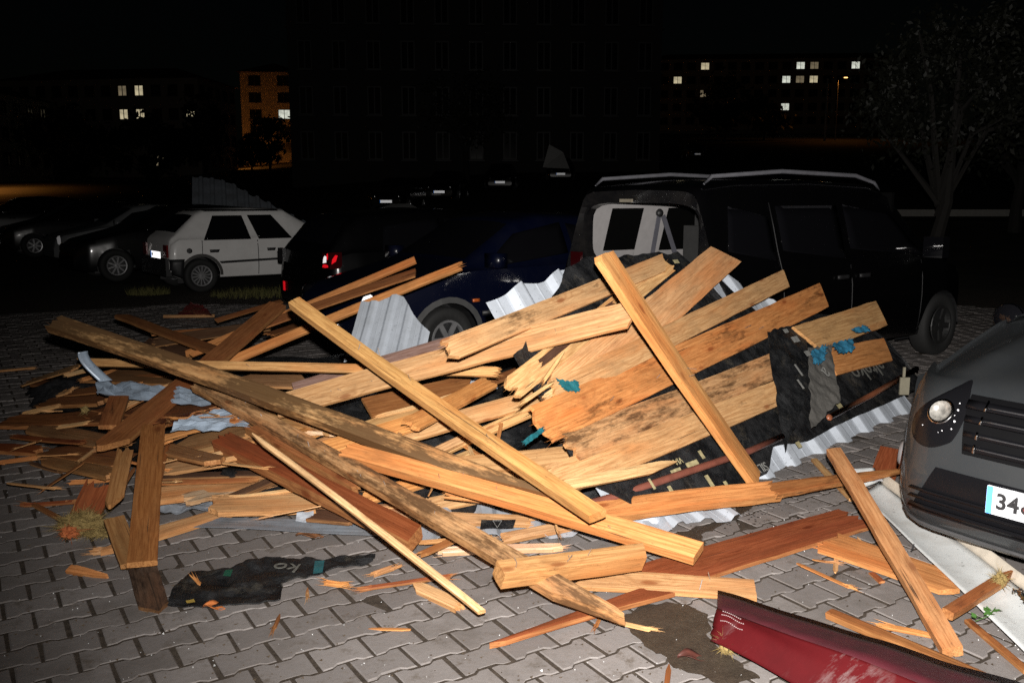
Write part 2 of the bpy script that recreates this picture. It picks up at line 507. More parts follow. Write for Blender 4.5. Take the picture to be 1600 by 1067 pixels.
# ================================================================== BUILDINGS
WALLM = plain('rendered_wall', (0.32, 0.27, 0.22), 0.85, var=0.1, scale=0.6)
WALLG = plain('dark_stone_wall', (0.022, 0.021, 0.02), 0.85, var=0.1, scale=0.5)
ROOFM = plain('roof_tiles', (0.12, 0.06, 0.045), 0.8, scale=3)
FRAMEM = plain('window_frame_grey', (0.03, 0.03, 0.03), 0.5)
PANED = glassy('dark_window_glass', (0.006, 0.006, 0.008), 0.1)
def building(name, label, c, rz, w, d, h, storeys, cols, lit, wall, sides=True, win=(1.5, 1.5), base=1.2, roof='hip', litmat=LITWARM, group=None, cat='building'):
    """front (local -Y) faces the camera side; lit = {(col, storey): material}"""
    r = empty(name, c, rz); tag(r, label, cat, group)
    mb = MB(); mb.box((0, 0, h / 2 - 1.5), (w, d, h + 3)); 
    sh = (h - base) / storeys
    for s in range(1, storeys):
        mb.box((0, -d / 2 - 0.03, base + s * sh - 0.28), (w * 0.998, 0.06, 0.16))
    mb.build('wall', wall, r)
    rf = MB()
    if roof == 'hip':
        ov = 0.5; hr = 2.0
        V = [(-w / 2 - ov, -d / 2 - ov, h), (w / 2 + ov, -d / 2 - ov, h), (w / 2 + ov, d / 2 + ov, h), (-w / 2 - ov, d / 2 + ov, h), (-w / 2 + d / 2, 0, h + hr), (w / 2 - d / 2, 0, h + hr)]
        if w < d: V[4], V[5] = (0, -d / 2 + w / 2, h + hr), (0, d / 2 - w / 2, h + hr)
        F = [(0, 1, 5, 4), (2, 3, 4, 5), (1, 2, 5), (3, 0, 4), (3, 2, 1, 0)] if w >= d else [(0, 1, 4), (1, 2, 5, 4), (2, 3, 5), (3, 0, 4, 5), (3, 2, 1, 0)]
        rf.add(V, F)
    else:
        for (cx, cy, lx, ly) in ((0, -d / 2 + .15, w, .3), (0, d / 2 - .15, w, .3), (-w / 2 + .15, 0, .3, d - .6), (w / 2 - .15, 0, .3, d - .6)):
            rf.box((cx, cy, h + .4), (lx, ly, .8))
    rf.build('roof', ROOFM, r)
    ww, wh = win
    def frame_mesh():
        m = MB()
        for x in (-ww / 2 + .04, 0, ww / 2 - .04): m.box((x, 0, 0), (.08, .1, wh))
        for z in (-wh / 2 + .04, wh / 2 - .04): m.box((0, 0.001, z), (ww - .004, .09, .08))
        m.box((0, -.1, -wh / 2 - .06), (ww + .2, .28, .06))
        return m.mesh('window')
    fm = frame_mesh(); fm.materials.append(FRAMEM)
    pm = {}
    def pane(mat):
        if mat.name not in pm:
            m = MB(); m.box((0, 0.035, 0), (ww - .05, .02, wh - .05)); q = m.mesh('pane'); q.materials.append(mat); pm[mat.name] = q
        return pm[mat.name]
    for s in range(storeys):
        for k in range(cols):
            x = -w / 2 + w * (k + 0.5) / cols
            z = base + s * sh + sh * 0.5
            o = bpy.data.objects.new('window', fm); COL.objects.link(o); o.parent = r; o.location = (x, -d / 2 - .05, z)
            g = bpy.data.objects.new('pane', pane(lit.get((k, s), PANED))); COL.objects.link(g); g.parent = o
    if sides:
        nc = max(2, int(cols * d / w + .5))
        for sg in (-1, 1):
            for s in range(storeys):
                for k in range(nc):
                    y = -d / 2 + d * (k + 0.5) / nc
                    o = bpy.data.objects.new('window', fm); COL.objects.link(o); o.parent = r
                    o.location = (sg * (w / 2 + .05), y, base + s * sh + sh * .5); o.rotation_euler = (0, 0, sg * math.pi / 2)
                    g = bpy.data.objects.new('pane', pane(lit.get((100 + k, s) if sg > 0 else (200 + k, s), PANED))); COL.objects.link(g); g.parent = o
    return r
def bpos(px, Y):
    d = ray(px, 300); x = d.x * Y / d.y; return (x, Y, gz(x, Y))
# left block: lit windows at (188,137) (224,142) (189,173) (225,176) (292,181)
c = bpos(178, 118)
W_ = {(7, 3): LITDIM, (8, 3): LITWARM, (7, 2): LITWARM, (8, 2): LITWARM, (11, 2): LITWARM, (9, 0): LITDIM}
building('apartment_building', 'long four storey apartment block far left with five lit windows', (c[0] - .3, c[1] + 5, c[2] - 0.5), R(-7), 27.0, 11.0, 12.9, 4, 12, W_, WALLM, win=(1.25, 1.35), group=None)
c = bpos(413, 146)
building('apartment_building', 'orange glowing corner of an apartment block with one lit window', (c[0] + 1.2, c[1] + 5, c[2] + 0.2), R(3), 9.0, 10.0, 14.2, 5, 2, {(1, 2): LITCOOL, }, WALLM, win=(1.9, 1.5))
c = bpos(-75, 100)
building('apartment_building', 'orange lit apartment block cut by the left edge of the picture', (c[0], c[1] + 5, c[2]), R(-4), 12.5, 10, 9.5, 3, 5, {(4, 0): LITWARM}, WALLM, win=(1.2, 1.5))
c = bpos(725, 62)
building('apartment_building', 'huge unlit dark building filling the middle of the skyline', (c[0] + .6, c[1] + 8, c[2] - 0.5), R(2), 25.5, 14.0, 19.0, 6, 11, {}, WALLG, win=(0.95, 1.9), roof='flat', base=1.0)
c = bpos(1205, 205)
building('apartment_building', 'distant hillside apartment block on the right with scattered lit windows', (c[0] + 1.0, c[1] + 6, c[2] + 0.2), R(-3), 60, 12, 16.0, 5, 20,
         {(4, 4): LITWARM, (11, 4): LITCOOL, (12, 4): LITDIM, (10, 3): LITCOOL, (11, 3): LITDIM, (12, 3): LITWARM, (2, 3): LITWARM, (4, 2): LITDIM, (10, 1): LITCOOL, (15, 4): LITCOOL}, WALLM, win=(1.9, 1.6), sides=False)

# ================================================================== STREET LAMPS (the lit ones of the picture)
POLE = plain('galvanised_pole', (0.3, 0.29, 0.27), 0.5, 0.3)
def street_lamp(label, x, y, h, rz, power, col, lamp_mat, spot=True):
    z = gz(x, y); r = empty('street_lamp', (x, y, z), rz); tag(r, label, 'street lamp', 'street lamps')
    mb = MB(); mb.tube([(0, 0, -.3), (0, 0, h * .5), (0, 0, h - .3), (0.25, 0, h), (1.1, 0, h + .12)], [.1, .085, .06, .05, .04], 8); mb.build('pole', POLE, r)
    hd = MB(); hd.box((1.3, 0, h + .13), (.65, .26, .1)); hd.build('lamp_head', POLE, r)
    le = MB(); le.box((1.3, 0, h + .03), (.5, .22, .12)); le.build('lamp_lens', lamp_mat, r)
    li = bpy.data.lights.new('street_lamp_light', 'SPOT' if spot else 'POINT'); li.energy = power; li.color = col; li.shadow_soft_size = 0.15
    lo = bpy.data.objects.new('street_lamp_light', li); COL.objects.link(lo); lo.parent = r; lo.location = (1.3, 0, h - .15)
    if spot: li.spot_size = R(158); li.spot_blend = .35
    return r
OR = (1.0, 0.36, 0.06)
p = bpos(352, 128)
street_lamp('short sodium street lamp glowing through the bushes between two blocks', p[0], p[1], 3.0, R(60), 1300, OR, LAMPE, False)
p = bpos(-40, 66)
street_lamp('sodium street lamp over the road beyond the left edge', p[0] - 2, p[1] - 4, 3.8, R(20), 3600, OR, LAMPE)
p = bpos(1300, 150)
street_lamp('sodium street lamp alight on the far right beside two orange posts', p[0], p[1], 9.9, R(10), 800, OR, LAMPE)
mb = MB(); p = bpos(1284, 146); mb.tube([(p[0], p[1], p[2] - .5), (p[0], p[1], p[2] + 9.6)], [.2, .15], 8)
tag(mb.build('utility_pole', POLE), 'tall straight post lit orange left of the far right lamp', 'pole')

# ================================================================== TREES
LEAF = []
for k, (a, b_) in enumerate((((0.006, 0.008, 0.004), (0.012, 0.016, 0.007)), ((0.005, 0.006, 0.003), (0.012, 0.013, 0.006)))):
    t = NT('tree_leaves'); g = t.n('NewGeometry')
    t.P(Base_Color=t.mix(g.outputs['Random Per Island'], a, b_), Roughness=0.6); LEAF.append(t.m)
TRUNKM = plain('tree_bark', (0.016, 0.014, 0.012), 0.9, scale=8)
def tree(label, x, y, h, cr, seed, nl, leaf=0.16, trunk_h=0.35, mat=0, sq=1.0, name='tree', group='trees around the car park'):
    rnd = random.Random(seed); z = gz(x, y)
    r = empty(name, (x, y, z), 0); tag(r, label, 'tree', group)
    tb = MB(); th = h * trunk_h
    tb.tube([(0, 0, -.3), (rnd.gauss(0, .05), 0, th * .5), (rnd.gauss(0, .1), rnd.gauss(0, .1), th), (rnd.gauss(0, .2), rnd.gauss(0, .2), h * .75)], [h * .032, h * .024, h * .02, h * .006], 8)
    limbs = []
    for k in range(7):
        a = k * 0.9 + rnd.uniform(-.3, .3); q = rnd.uniform(.55, .95) * cr
        s = Vector((0, 0, th * rnd.uniform(.75, 1.15))); e = Vector((math.cos(a) * q, math.sin(a) * q, th + (h - th) * rnd.uniform(.25, .8)))
        m = (s + e) / 2 + Vector((0, 0, .12 * h * rnd.random())); tb.tube([s, m, e], [h * .013, h * .008, h * .003], 5); limbs.append((m, e))
    tb.build('trunk', TRUNKM, r)
    cl = []
    for k in range(34):
        a = rnd.uniform(0, 6.283); ph = math.acos(rnd.uniform(-1, 1)); q = rnd.uniform(.45, 1.0)
        cl.append((Vector((cr * q * math.sin(ph) * math.cos(a), cr * q * math.sin(ph) * math.sin(a), th + (h - th) * (.5 + .48 * q * sq * math.cos(ph)))), cr * rnd.uniform(.16, .36)))
    cb = MB()
    for k in range(nl):
        c0, rr = rnd.choice(cl)
        p = c0 + Vector((rnd.gauss(0, 1), rnd.gauss(0, 1), rnd.gauss(0, .8))) * rr * .6
        u = Vector((rnd.gauss(0, 1), rnd.gauss(0, 1), rnd.gauss(0, .7))).normalized(); w = u.orthogonal().normalized()
        w = Matrix.Rotation(rnd.uniform(0, 6.28), 3, u) @ w; s = leaf * rnd.uniform(.5, 1.2)
        cb.add([p - w * s, p + u * s * .45, p + w * s, p - u * s * .45], [(0, 1, 2, 3)])
    cb.build('crown', LEAF[mat], r)
    return r
def tpos(px, Y):
    q = bpos(px, Y); return q[0], q[1]
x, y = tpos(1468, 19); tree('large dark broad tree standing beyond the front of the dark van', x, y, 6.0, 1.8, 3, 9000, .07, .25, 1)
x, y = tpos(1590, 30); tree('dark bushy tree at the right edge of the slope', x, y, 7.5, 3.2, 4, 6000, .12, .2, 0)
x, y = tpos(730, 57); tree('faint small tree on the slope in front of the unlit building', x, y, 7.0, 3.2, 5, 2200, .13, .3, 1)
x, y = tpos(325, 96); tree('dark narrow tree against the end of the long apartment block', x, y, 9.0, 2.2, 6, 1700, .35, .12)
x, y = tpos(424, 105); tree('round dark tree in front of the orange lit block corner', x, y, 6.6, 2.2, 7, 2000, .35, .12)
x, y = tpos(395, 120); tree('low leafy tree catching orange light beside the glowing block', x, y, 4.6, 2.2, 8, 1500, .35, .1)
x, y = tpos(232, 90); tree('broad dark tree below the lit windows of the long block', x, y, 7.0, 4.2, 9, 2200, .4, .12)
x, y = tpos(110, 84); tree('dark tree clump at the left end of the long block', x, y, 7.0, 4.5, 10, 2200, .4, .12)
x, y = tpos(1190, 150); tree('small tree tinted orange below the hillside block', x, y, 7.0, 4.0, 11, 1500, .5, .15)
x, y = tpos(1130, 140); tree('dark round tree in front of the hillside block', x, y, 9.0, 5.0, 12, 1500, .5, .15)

# ================================================================== VEHICLES
def paint(name, col, rough=0.35, coat=0.6, dust=0.25):
    t = NT(name); p = t.obj()
    f = t.noise(p, 4.0, 6, 0.7); g = t.noise(p, 90, 3, 0.7)
    c = t.mix(t.ramp(f, [(0.4, 0.0), (0.75, dust)]), col, (0.10, 0.085, 0.07))
    c = t.mix(t.ramp(g, [(0.62, 0.0), (0.75, dust * .7)]), c, (0.14, 0.12, 0.1))
    t.P(Base_Color=c, Roughness=rough); t.b.inputs['Coat Weight'].default_value = coat; t.b.inputs['Coat Roughness'].default_value = 0.08
    t.b.inputs['Specular IOR Level'].default_value = 0.4
    return t.m
PWHITE = paint('white_car_paint', (0.66, 0.65, 0.64), 0.4, 0.3, 0.15)
PBLACK = paint('black_car_paint', (0.0012, 0.0012, 0.0015), 0.3, 0.8, 0.004)
PBLUE = paint('navy_car_paint', (0.0012, 0.0024, 0.011), 0.3, 0.8, 0.03)
PGREY = paint('dark_grey_car_paint', (0.022, 0.0245, 0.027), 0.45, 0.4, 0.06)
PSILVER = paint('silver_car_paint', (0.13, 0.135, 0.14), 0.35, 0.3, 0.1)
PDARK = paint('dark_car_paint', (0.002, 0.002, 0.0025), 0.3, 0.6, 0.02)

class Car:
    """A body lofted through stations along its length. Local frame: +X forward, +Y left, z = 0 on the ground."""
    def __init__(s, L, W, top, belt, half, roofh, bot, axles, wr, arch):
        s.L, s.W = L, W
        s.k = [np.array(a, float).T for a in (top, belt, half, roofh, bot)]
        s.ax, s.wr, s.arch = axles, wr, arch
        s.NS = 9
    def f(s, i, x): return float(np.interp(x, s.k[i][0], s.k[i][1]))
    def section(s, x):
        zt, zs, w, wr, zb = [s.f(i, x) for i in range(5)]
        zs = min(zs, zt - 0.005)
        hgt = zs - zb
        P = [(w * .84, zb), (w * .95, zb + .02)]
        n = s.NS
        for k in range(n):
            t = (k + 1) / n
            bul = 1 - .035 * (2 * t - 1.05) ** 2
            P.append((w * bul * (0.985 if t == 1 else 1.0), zb + .03 + (hgt - .03) * t))
        P.append((w * .945, zs + .004))
        d = zt - zs
        zr = zt - .06 * min(1, d / .35)
        for t in (.2, .4, .6, .8, 1.0):
            yy = w * .93 + (wr - w * .93) * (t ** 1.25 if d > .15 else t)
            P.append((yy, max(zs + .004, zs + (zr - zs) * t)))
        P += [(wr * .93, zr + (zt - zr) * .55), (wr * .8, zr + (zt - zr) * .85), (wr * .45, zt), (0, zt + .006)]
        return P
    def side(s, x, z):
        P = s.section(x)
        zz = [p[1] for p in P]; yy = [p[0] for p in P]
        return float(np.interp(z, zz, yy))
    def body(s, mats, parent, openrear=False, name='body', N=84):
        xs = list(np.linspace(-s.L / 2, s.L / 2, N))
        ring = []
        for x in xs:
            P = s.section(x)
            ring.append([(x, y, z) for y, z in P] + [(x, -y, z) for y, z in P[-2::-1]])
        m = len(ring[0])
        V = [Vector(v) for r in ring for v in r]; F = []
        ra = s.arch
        dead = set(); sn = {}
        for i in range(N - 1):
            for k in range(m - 1):
                f = (i * m + k, i * m + k + 1, (i + 1) * m + k + 1, (i + 1) * m + k)
                c = (V[f[0]] + V[f[1]] + V[f[2]] + V[f[3]]) / 4
                hit = False
                for ax in s.ax:
                    if (c.x - ax) ** 2 + (c.z - s.wr) ** 2 < ra * ra and abs(c.y) > .35 * s.W: hit = True
                if not hit: F.append(f)
        used = set()
        cnt = {}
        for f in F:
            for v in f: cnt[v] = cnt.get(v, 0) + 1
        for v in cnt:
            q = V[v]
            for ax in s.ax:
                d = math.hypot(q.x - ax, q.z - s.wr)
                if d < ra + .045 and abs(q.y) > .35 * s.W and d > 1e-4:
                    full = 4 if 0 < v % m < m - 1 else 2
                    if cnt[v] < full:
                        k = ra / d
                        q.x = ax + (q.x - ax) * k
                        if q.z > s.f(4, max(-s.L / 2, min(s.L / 2, q.x))) + .03: q.z = s.wr + (q.z - s.wr) * k
        F.append(tuple(range((N - 1) * m, N * m)))
        if not openrear: F.append(tuple(range(m - 1, -1, -1)))
        me = mesh(name, V, F, None, True)
        if hasattr(me, 'shade_auto_smooth'): pass
        o = link(name, me, mats, parent)
        md = o.modifiers.new('edges', 'EDGE_SPLIT'); md.split_angle = R(40)
        # underside and arch liners in one dark part
        u = MB()
        u.box((0, 0, s.f(4, 0) + .06), (s.L * .9, s.W * .8, .05))
        for ax in s.ax:
            for sg in (-1, 1):
                n = 12; V2 = []
                for k in range(n + 1):
                    a = math.pi * k / n
                    for yy in (s.W / 2 - .03, s.W / 2 - .3): V2.append((ax + (ra - .002) * math.cos(a), sg * yy, s.wr + (ra - .002) * math.sin(a)))
                u.add(V2, [(2 * k, 2 * k + 1, 2 * k + 3, 2 * k + 2) for k in range(n)])
                u.add([(ax - ra, sg * (s.W / 2 - .3), .15), (ax + ra, sg * (s.W / 2 - .3), .15), (ax + ra, sg * (s.W / 2 - .3), s.wr + ra), (ax - ra, sg * (s.W / 2 - .3), s.wr + ra)], [(0, 1, 2, 3)])
        u.build('underbody', BLACKPL, parent)
        return o
    def overlay(s, name, poly, side, off, mat, parent, rows=6, cols=10, label=None):
        """a convex outline in side view (x, z) laid on the body's flank, `off` proud of it"""
        zs = [p[1] for p in poly]; z0, z1 = min(zs), max(zs)
        V = []; F = []
        for r in range(rows + 1):
            z = z0 + (z1 - z0) * (r / rows * .998 + .001)
            X = []
            for (a, b) in zip(poly, poly[1:] + poly[:1]):
                if (a[1] - z) * (b[1] - z) <= 0 and abs(a[1] - b[1]) > 1e-9:
                    X.append(a[0] + (b[0] - a[0]) * (z - a[1]) / (b[1] - a[1]))
            xl, xr = min(X), max(X)
            for c in range(cols + 1):
                x = xl + (xr - xl) * c / cols
                V.append((x, side * (s.side(x, z) + off), z))
        n = cols + 1
        for r in range(rows):
            for c in range(cols):
                F.append((r * n + c, r * n + c + 1, (r + 1) * n + c + 1, (r + 1) * n + c))
        o = link(name, mesh(name, V, F, None, True), mat, parent)
        sd = o.modifiers.new('thick', 'SOLIDIFY'); sd.thickness = max(.004, off * .9); sd.offset = 0
        if label: o['label'] = label
        return o
    def screen(s, name, x0, x1, yk, mat, parent, off=.006, n=10):
        """glass laid on the top surface between stations x0..x1 (windscreen or rear window)"""
        V = []; F = []
        for i in range(n + 1):
            x = x0 + (x1 - x0) * i / n
            P = s.section(x); wr = s.f(3, x); zt = s.f(0, x)
            for k in range(9):
                y = (k / 4 - 1) * wr * yk
                yy = [p[0] for p in P[::-1]]; zz = [p[1] for p in P[::-1]]
                z = float(np.interp(abs(y), yy, zz))
                V.append((x, y, z + off))
        for i in range(n):
            for k in range(8): F.append((i * 9 + k, i * 9 + k + 1, (i + 1) * 9 + k + 1, (i + 1) * 9 + k))
        return link(name, mesh(name, V, F, None, True), mat, parent)
    def wheels(s, parent, spokes=10, rim=ALLOY, tw=.19, rr=.62, which=(0, 1)):
        r = s.wr
        t = MB(); t.sm = True
        t.lathe([(r * rr, -tw / 2), (r * .93, -tw / 2), (r, -tw / 2 + .025), (r, tw / 2 - .025), (r * .93, tw / 2), (r * rr, tw / 2 - .005), (r * rr, -tw / 2)], 28)
        tm = t.mesh('wheel'); tm.materials.append(RUBBER)
        q = MB()
        a = r * rr
        q.lathe([(a, tw / 2 - .01), (a * .97, tw / 2 + .004), (a * .88, tw / 2 + .002), (a * .84, tw / 2 - .03)], 28)
        q.lathe([(.001, tw / 2 - .004), (a * .2, tw / 2 - .006), (a * .24, tw / 2 - .03)], 16)
        for k in range(spokes):
            an = 2 * math.pi * k / spokes
            q.box((math.cos(an) * a * .53, tw / 2 - .018, math.sin(an) * a * .53), (a * .72, .02, a * 1.5 / spokes), 0, Matrix.Rotation(-an, 3, 'Y'))
        q.lathe([(.001, tw / 2 - .06), (a * .9, tw / 2 - .06)], 20, 1)
        qm = q.mesh('rim'); qm.materials.append(rim); qm.materials.append(BLACKPL)
        for i in which:
            for sg in (-1, 1):
                w = bpy.data.objects.new('wheel', tm); COL.objects.link(w); w.parent = parent
                w.location = (s.ax[i], sg * (s.W / 2 - tw / 2 - .012), s.wr); w.rotation_euler = (0, random.random() * 6, 0 if sg > 0 else math.pi)
                o = bpy.data.objects.new('rim', qm); COL.objects.link(o); o.parent = w
    def end_x(s, y, z, front, back=.0):
        return (s.L / 2 if front else -s.L / 2)
def plate(parent, c, rz, txt='', w=.52, h=.112, tilt=0.0):
    mb = MB(); mb.box((0, 0, 0), (.012, w, h)); o = mb.build('number_plate', PLATE, parent, c); o.rotation_euler = (0, tilt, rz)
    b = MB(); b.box((.0, -w / 2 + .012, 0), (.0135, .022, h * .99)); b.build('plate_strip', PLATEBLUE, o)
    if txt:
        text('plate_lettering', txt, h * .80, INK, o, Matrix.Translation((.0068, -w / 2 + .036, -h * .25)) @ Matrix.Rotation(math.pi / 2, 4, 'Z') @ Matrix.Rotation(math.pi / 2, 4, 'X'), left=True, flip=True, bold=.0022)
    return o
FONTC = {}
def text(name, body, size, mat, parent, mat4, left=False, flip=False, ext=.0012, bold=0.0):
    cu = bpy.data.curves.new(name, 'FONT'); cu.body = body; cu.size = size; cu.extrude = ext; cu.align_x = 'LEFT' if left else 'CENTER'
    cu.resolution_u = 3; cu.offset = bold
    o = bpy.data.objects.new(name, cu); COL.objects.link(o)
    dg = bpy.context.evaluated_depsgraph_get(); me = bpy.data.meshes.new_from_object(o.evaluated_get(dg))
    bpy.data.objects.remove(o); bpy.data.curves.remove(cu)
    me.materials.clear()
    if flip:
        pass
    q = link(name, me, mat, parent)
    q.matrix_local = mat4
    return q
def place(root, local, world, rz):
    """move a car so that its local ground point lies at the given world point"""
    M3 = Matrix.Rotation(rz, 3, 'Z'); root.location = Vector((world[0], world[1], 0)) - M3 @ Vector((local[0], local[1], 0))
    root.location.z = world[2] if len(world) > 2 else 0; root.rotation_euler = (0, 0, rz)
def grid_patch(name, fn, nu, nv, mat, parent=None, smooth_=True, thick=0):
    V = []; F = []
    for i in range(nu + 1):
        for k in range(nv + 1): V.append(fn(i / nu, k / nv))
    n = nv + 1
    for i in range(nu):
        for k in range(nv): F.append((i * n + k, (i + 1) * n + k, (i + 1) * n + k + 1, i * n + k + 1))
    o = link(name, mesh(name, V, F, None, smooth_), mat, parent)
    if thick:
        s = o.modifiers.new('thick', 'SOLIDIFY'); s.thickness = thick; s.offset = 0
    return o

# ---------------------------------------------------------------- white hatchback
wh = Car(3.75, 1.62,
         [(-1.875, .60), (-1.86, .84), (-1.80, .94), (-1.74, .98), (-1.34, 1.345), (-1.2, 1.40), (-.4, 1.43), (.25, 1.40), (.95, .98), (1.1, .93), (1.70, .80), (1.86, .68), (1.875, .55)],
         [(-1.875, .58), (-1.84, .80), (-1.7, .90), (.9, .91), (1.1, .88), (1.70, .77), (1.86, .66), (1.875, .53)],
         [(-1.875, .74), (-1.80, .79), (-1.5, .81), (1.3, .81), (1.7, .74), (1.875, .62)],
         [(-1.875, .68), (-1.7, .66), (-1.3, .58), (.3, .58), (1.0, .66), (1.875, .55)],
         [(-1.875, .34), (-1.7, .24), (-1.0, .23), (1.4, .22), (1.875, .28)], (-1.36, 1.09), .285, .325)
r = empty('hatchback'); tag(r, 'white hatchback seen from the side with silver spoked wheel', 'car')
place(r, (-1.36, -.80), at_z(317, 457, 0), R(37))
wh.body(PWHITE, r)
o_ = -1.36
def sh(p): return [(x + o_, z) for x, z in p]
wh.overlay('window', sh([(.07, .885), (.90, .885), (.80, 1.295), (.29, 1.295)]), -1, .008, TINT, r)
wh.overlay('window', sh([(1.04, .885), (1.66, .885), (1.34, 1.30), (.90, 1.30)]), -1, .008, TINT, r)
wh.overlay('window', sh([(.07, .885), (.90, .885), (.80, 1.295), (.29, 1.295)]), 1, .008, TINT, r)
wh.overlay('window', sh([(1.04, .885), (1.66, .885), (1.34, 1.30), (.90, 1.30)]), 1, .008, TINT, r)
for sg in (-1,):
    wh.overlay('door_handle', sh([(.16, .675), (.30, .675), (.325, .725), (.15, .725)]), sg, .014, BLACKPL, r, 2, 4)
    wh.overlay('door_handle', sh([(1.18, .675), (1.31, .675), (1.33, .725), (1.17, .725)]), sg, .014, BLACKPL, r, 2, 4)
    wh.overlay('side_moulding', sh([(.34, .485), (2.1, .505), (2.1, .56), (.28, .55)]), sg, .016, BLACKPL, r, 2, 16)
    wh.overlay('fuel_cap', [(o_ - .19 + .047 * math.cos(a * .5236), .715 + .047 * math.sin(a * .5236)) for a in range(12)], sg, .012, BLACKPL, r, 6, 4)
    wh.overlay('door_seam', sh([(1.005, .27), (1.017, .27), (1.017, .87), (1.005, .87)]), sg, .003, BLACKPL, r, 4, 1)
    wh.overlay('door_seam', sh([(.02, .60), (.03, .60), (.045, .885), (.035, .885)]), sg, .003, BLACKPL, r, 4, 1)
    wh.overlay('bumper', [(-1.873, .30), (-1.68, .26), (-1.64, .58), (-1.872, .58)], sg, .02, BLACKPL, r, 4, 4)
    wh.overlay('roof_gutter', sh([(.02, 1.372), (1.5, 1.372), (1.5, 1.395), (.02, 1.395)]), sg, .012, BLACKPL, r, 2, 10)
wh.screen('rear_window', -1.70, -1.38, .86, TINT, r)
wh.screen('windscreen', .30, .90, .9, TINT, r)
mb = MB(); mb.box((-1.885, 0, .44), (.09, 1.46, .30)); mb.build('rear_bumper', BLACKPL, r)
mb = MB(); mb.box((-1.883, -.62, .71), (.03, .20, .21)); mb.build('tail_light', plain('red_lens', (0.12, 0.01, 0.01), .2), r)
mb = MB(); mb.box((-1.883, .62, .71), (.03, .20, .21)); mb.build('tail_light', bpy.data.materials['red_lens'], r)
plate(r, (-1.935, -.20, .64), math.pi, '44')
wh.wheels(r, 14, ALLOY, .17, .64)
n = 16; lip = MB()
for sg in (-1,):
    V = []
    for k in range(n + 1):
        a = math.pi * k / n
        for rr in (.325, .375):
            x, z = -1.36 + rr * math.cos(a), .285 + rr * math.sin(a); V.append((x, sg * (wh.side(max(-1.87, x), z) + .012), z))
    lip.add(V, [(2 * k, 2 * k + 1, 2 * k + 3, 2 * k + 2) for k in range(n)])
lip.build('arch_lip', plain('grey_plastic', (0.05, 0.048, 0.045), .6), r)

# ---------------------------------------------------------------- black hatchback with glowing red tail light
hb_top = [(-2.0, .62), (-1.985, .80), (-1.95, .98), (-1.70, 1.30), (-1.5, 1.41), (-.6, 1.47), (.1, 1.44), (.95, 1.02), (1.1, .97), (1.8, .80), (1.97, .66), (2.0, .5)]
hb_belt = [(-2.0, .60), (-1.95, .90), (-1.7, .95), (.9, .94), (1.1, .91), (1.8, .76), (1.97, .64), (2.0, .48)]
hb_half = [(-2.0, .74), (-1.9, .82), (-1.6, .86), (1.3, .86), (1.75, .78), (2.0, .62)]
hb_roof = [(-2.0, .70), (-1.6, .64), (.2, .60), (1.0, .70), (2.0, .56)]
hb_bot = [(-2.0, .30), (-1.8, .22), (1.8, .20), (2.0, .26)]
HB = Car(4.0, 1.72, hb_top, hb_belt, hb_half, hb_roof, hb_bot, (-1.25, 1.28), .31, .345)
def hatch(label, matp, name='hatchback', lights=True, plate_txt='', front_plate=True, rear_plate=True, side_light=True, spokes=7, group=None):
    r = empty(name); tag(r, label, 'car', group)
    HB.body(matp, r)
    for sg in (-1, 1):
        HB.overlay('window', [(-1.30, .965), (-.42, .965), (-.42, 1.35), (-1.22, 1.33)], sg, .006, TINT, r, 4, 8)
        HB.overlay('window', [(-.34, .965), (.78, .965), (.14, 1.35), (-.34, 1.36)], sg, .006, TINT, r, 4, 8)
        HB.overlay('door_handle', [(-.62, .80), (-.46, .80), (-.46, .83), (-.62, .83)], sg, .016, matp, r, 2, 3)
        HB.overlay('door_handle', [(.3, .80), (.46, .80), (.46, .83), (.3, .83)], sg, .016, matp, r, 2, 3)
    HB.screen('rear_window', -1.90, -1.60, .84, TINT, r); HB.screen('windscreen', .2, .90, .9, TINT, r)
    HB.wheels(r, spokes)
    # head lights
    for sg in (-1, 1):
        mb = MB(); mb.sm = True; mb.lathe([(.001, .05), (.06, .045), (.09, .02), (.10, 0)], 14, 0, 'X', (1.94, sg * .52, .62)); mb.build('headlight', CHROME, r)
    if front_plate: plate(r, (2.008, 0, .42), 0, '')
    if rear_plate: plate(r, (-2.008, 0, .72), math.pi, '')
    return r
r = hatch('black hatchback behind the pile with its red tail light shining', PBLACK, rear_plate=False)
place(r, (-1.98, -.80), (-2.12, 10.45, 0), R(36))
TL = MB(); TL.box((-1.985, -.70, .87), (.05, .16, .17)); TL.box((-1.93, -.79, .87), (.16, .05, .19))
tl = TL.build('tail_light', glassy('dark_red_lens', (0.03, 0.002, 0.003), 0.15), r)
def lens(name, pts, mat, side=False):
    b = MB(); n = len(pts)
    if side: V = [(x, -.819, z) for x, z in pts] + [(x, -.812, z) for x, z in pts]
    else: V = [(-2.017, y, z) for y, z in pts] + [(-2.009, y, z) for y, z in pts]
    b.add(V, [tuple(range(n)), tuple(range(2 * n - 1, n - 1, -1))] + [(q, (q + 1) % n, n + (q + 1) % n, n + q) for q in range(n)])
    return b.build(name, mat, tl)
lens('reflector', [(-.625, .785), (-.640, .815), (-.70, .825), (-.775, .815), (-.770, .79), (-.70, .782)], TAILRED)
lens('reversing_lens', [(-.640, .835), (-.665, .90), (-.70, .925), (-.735, .915), (-.725, .845)], TAILCLEAR)
lens('reflector', [(-.748, .90), (-.755, .945), (-.775, .955), (-.782, .92), (-.77, .88)], TAILRED)
lens('reflector', [(-1.985, .83), (-1.93, .86), (-1.905, .93), (-1.935, .935), (-1.975, .885)], TAILRED, True)
mb = MB(); mb.box((-2.012, .60, .47), (.01, .05, .12)); mb.build('rear_reflector', TAILRED, r)
tl2 = MB(); tl2.box((-1.985, .70, .87), (.05, .16, .17)); tl2.build('tail_light', BLACKPL, r)

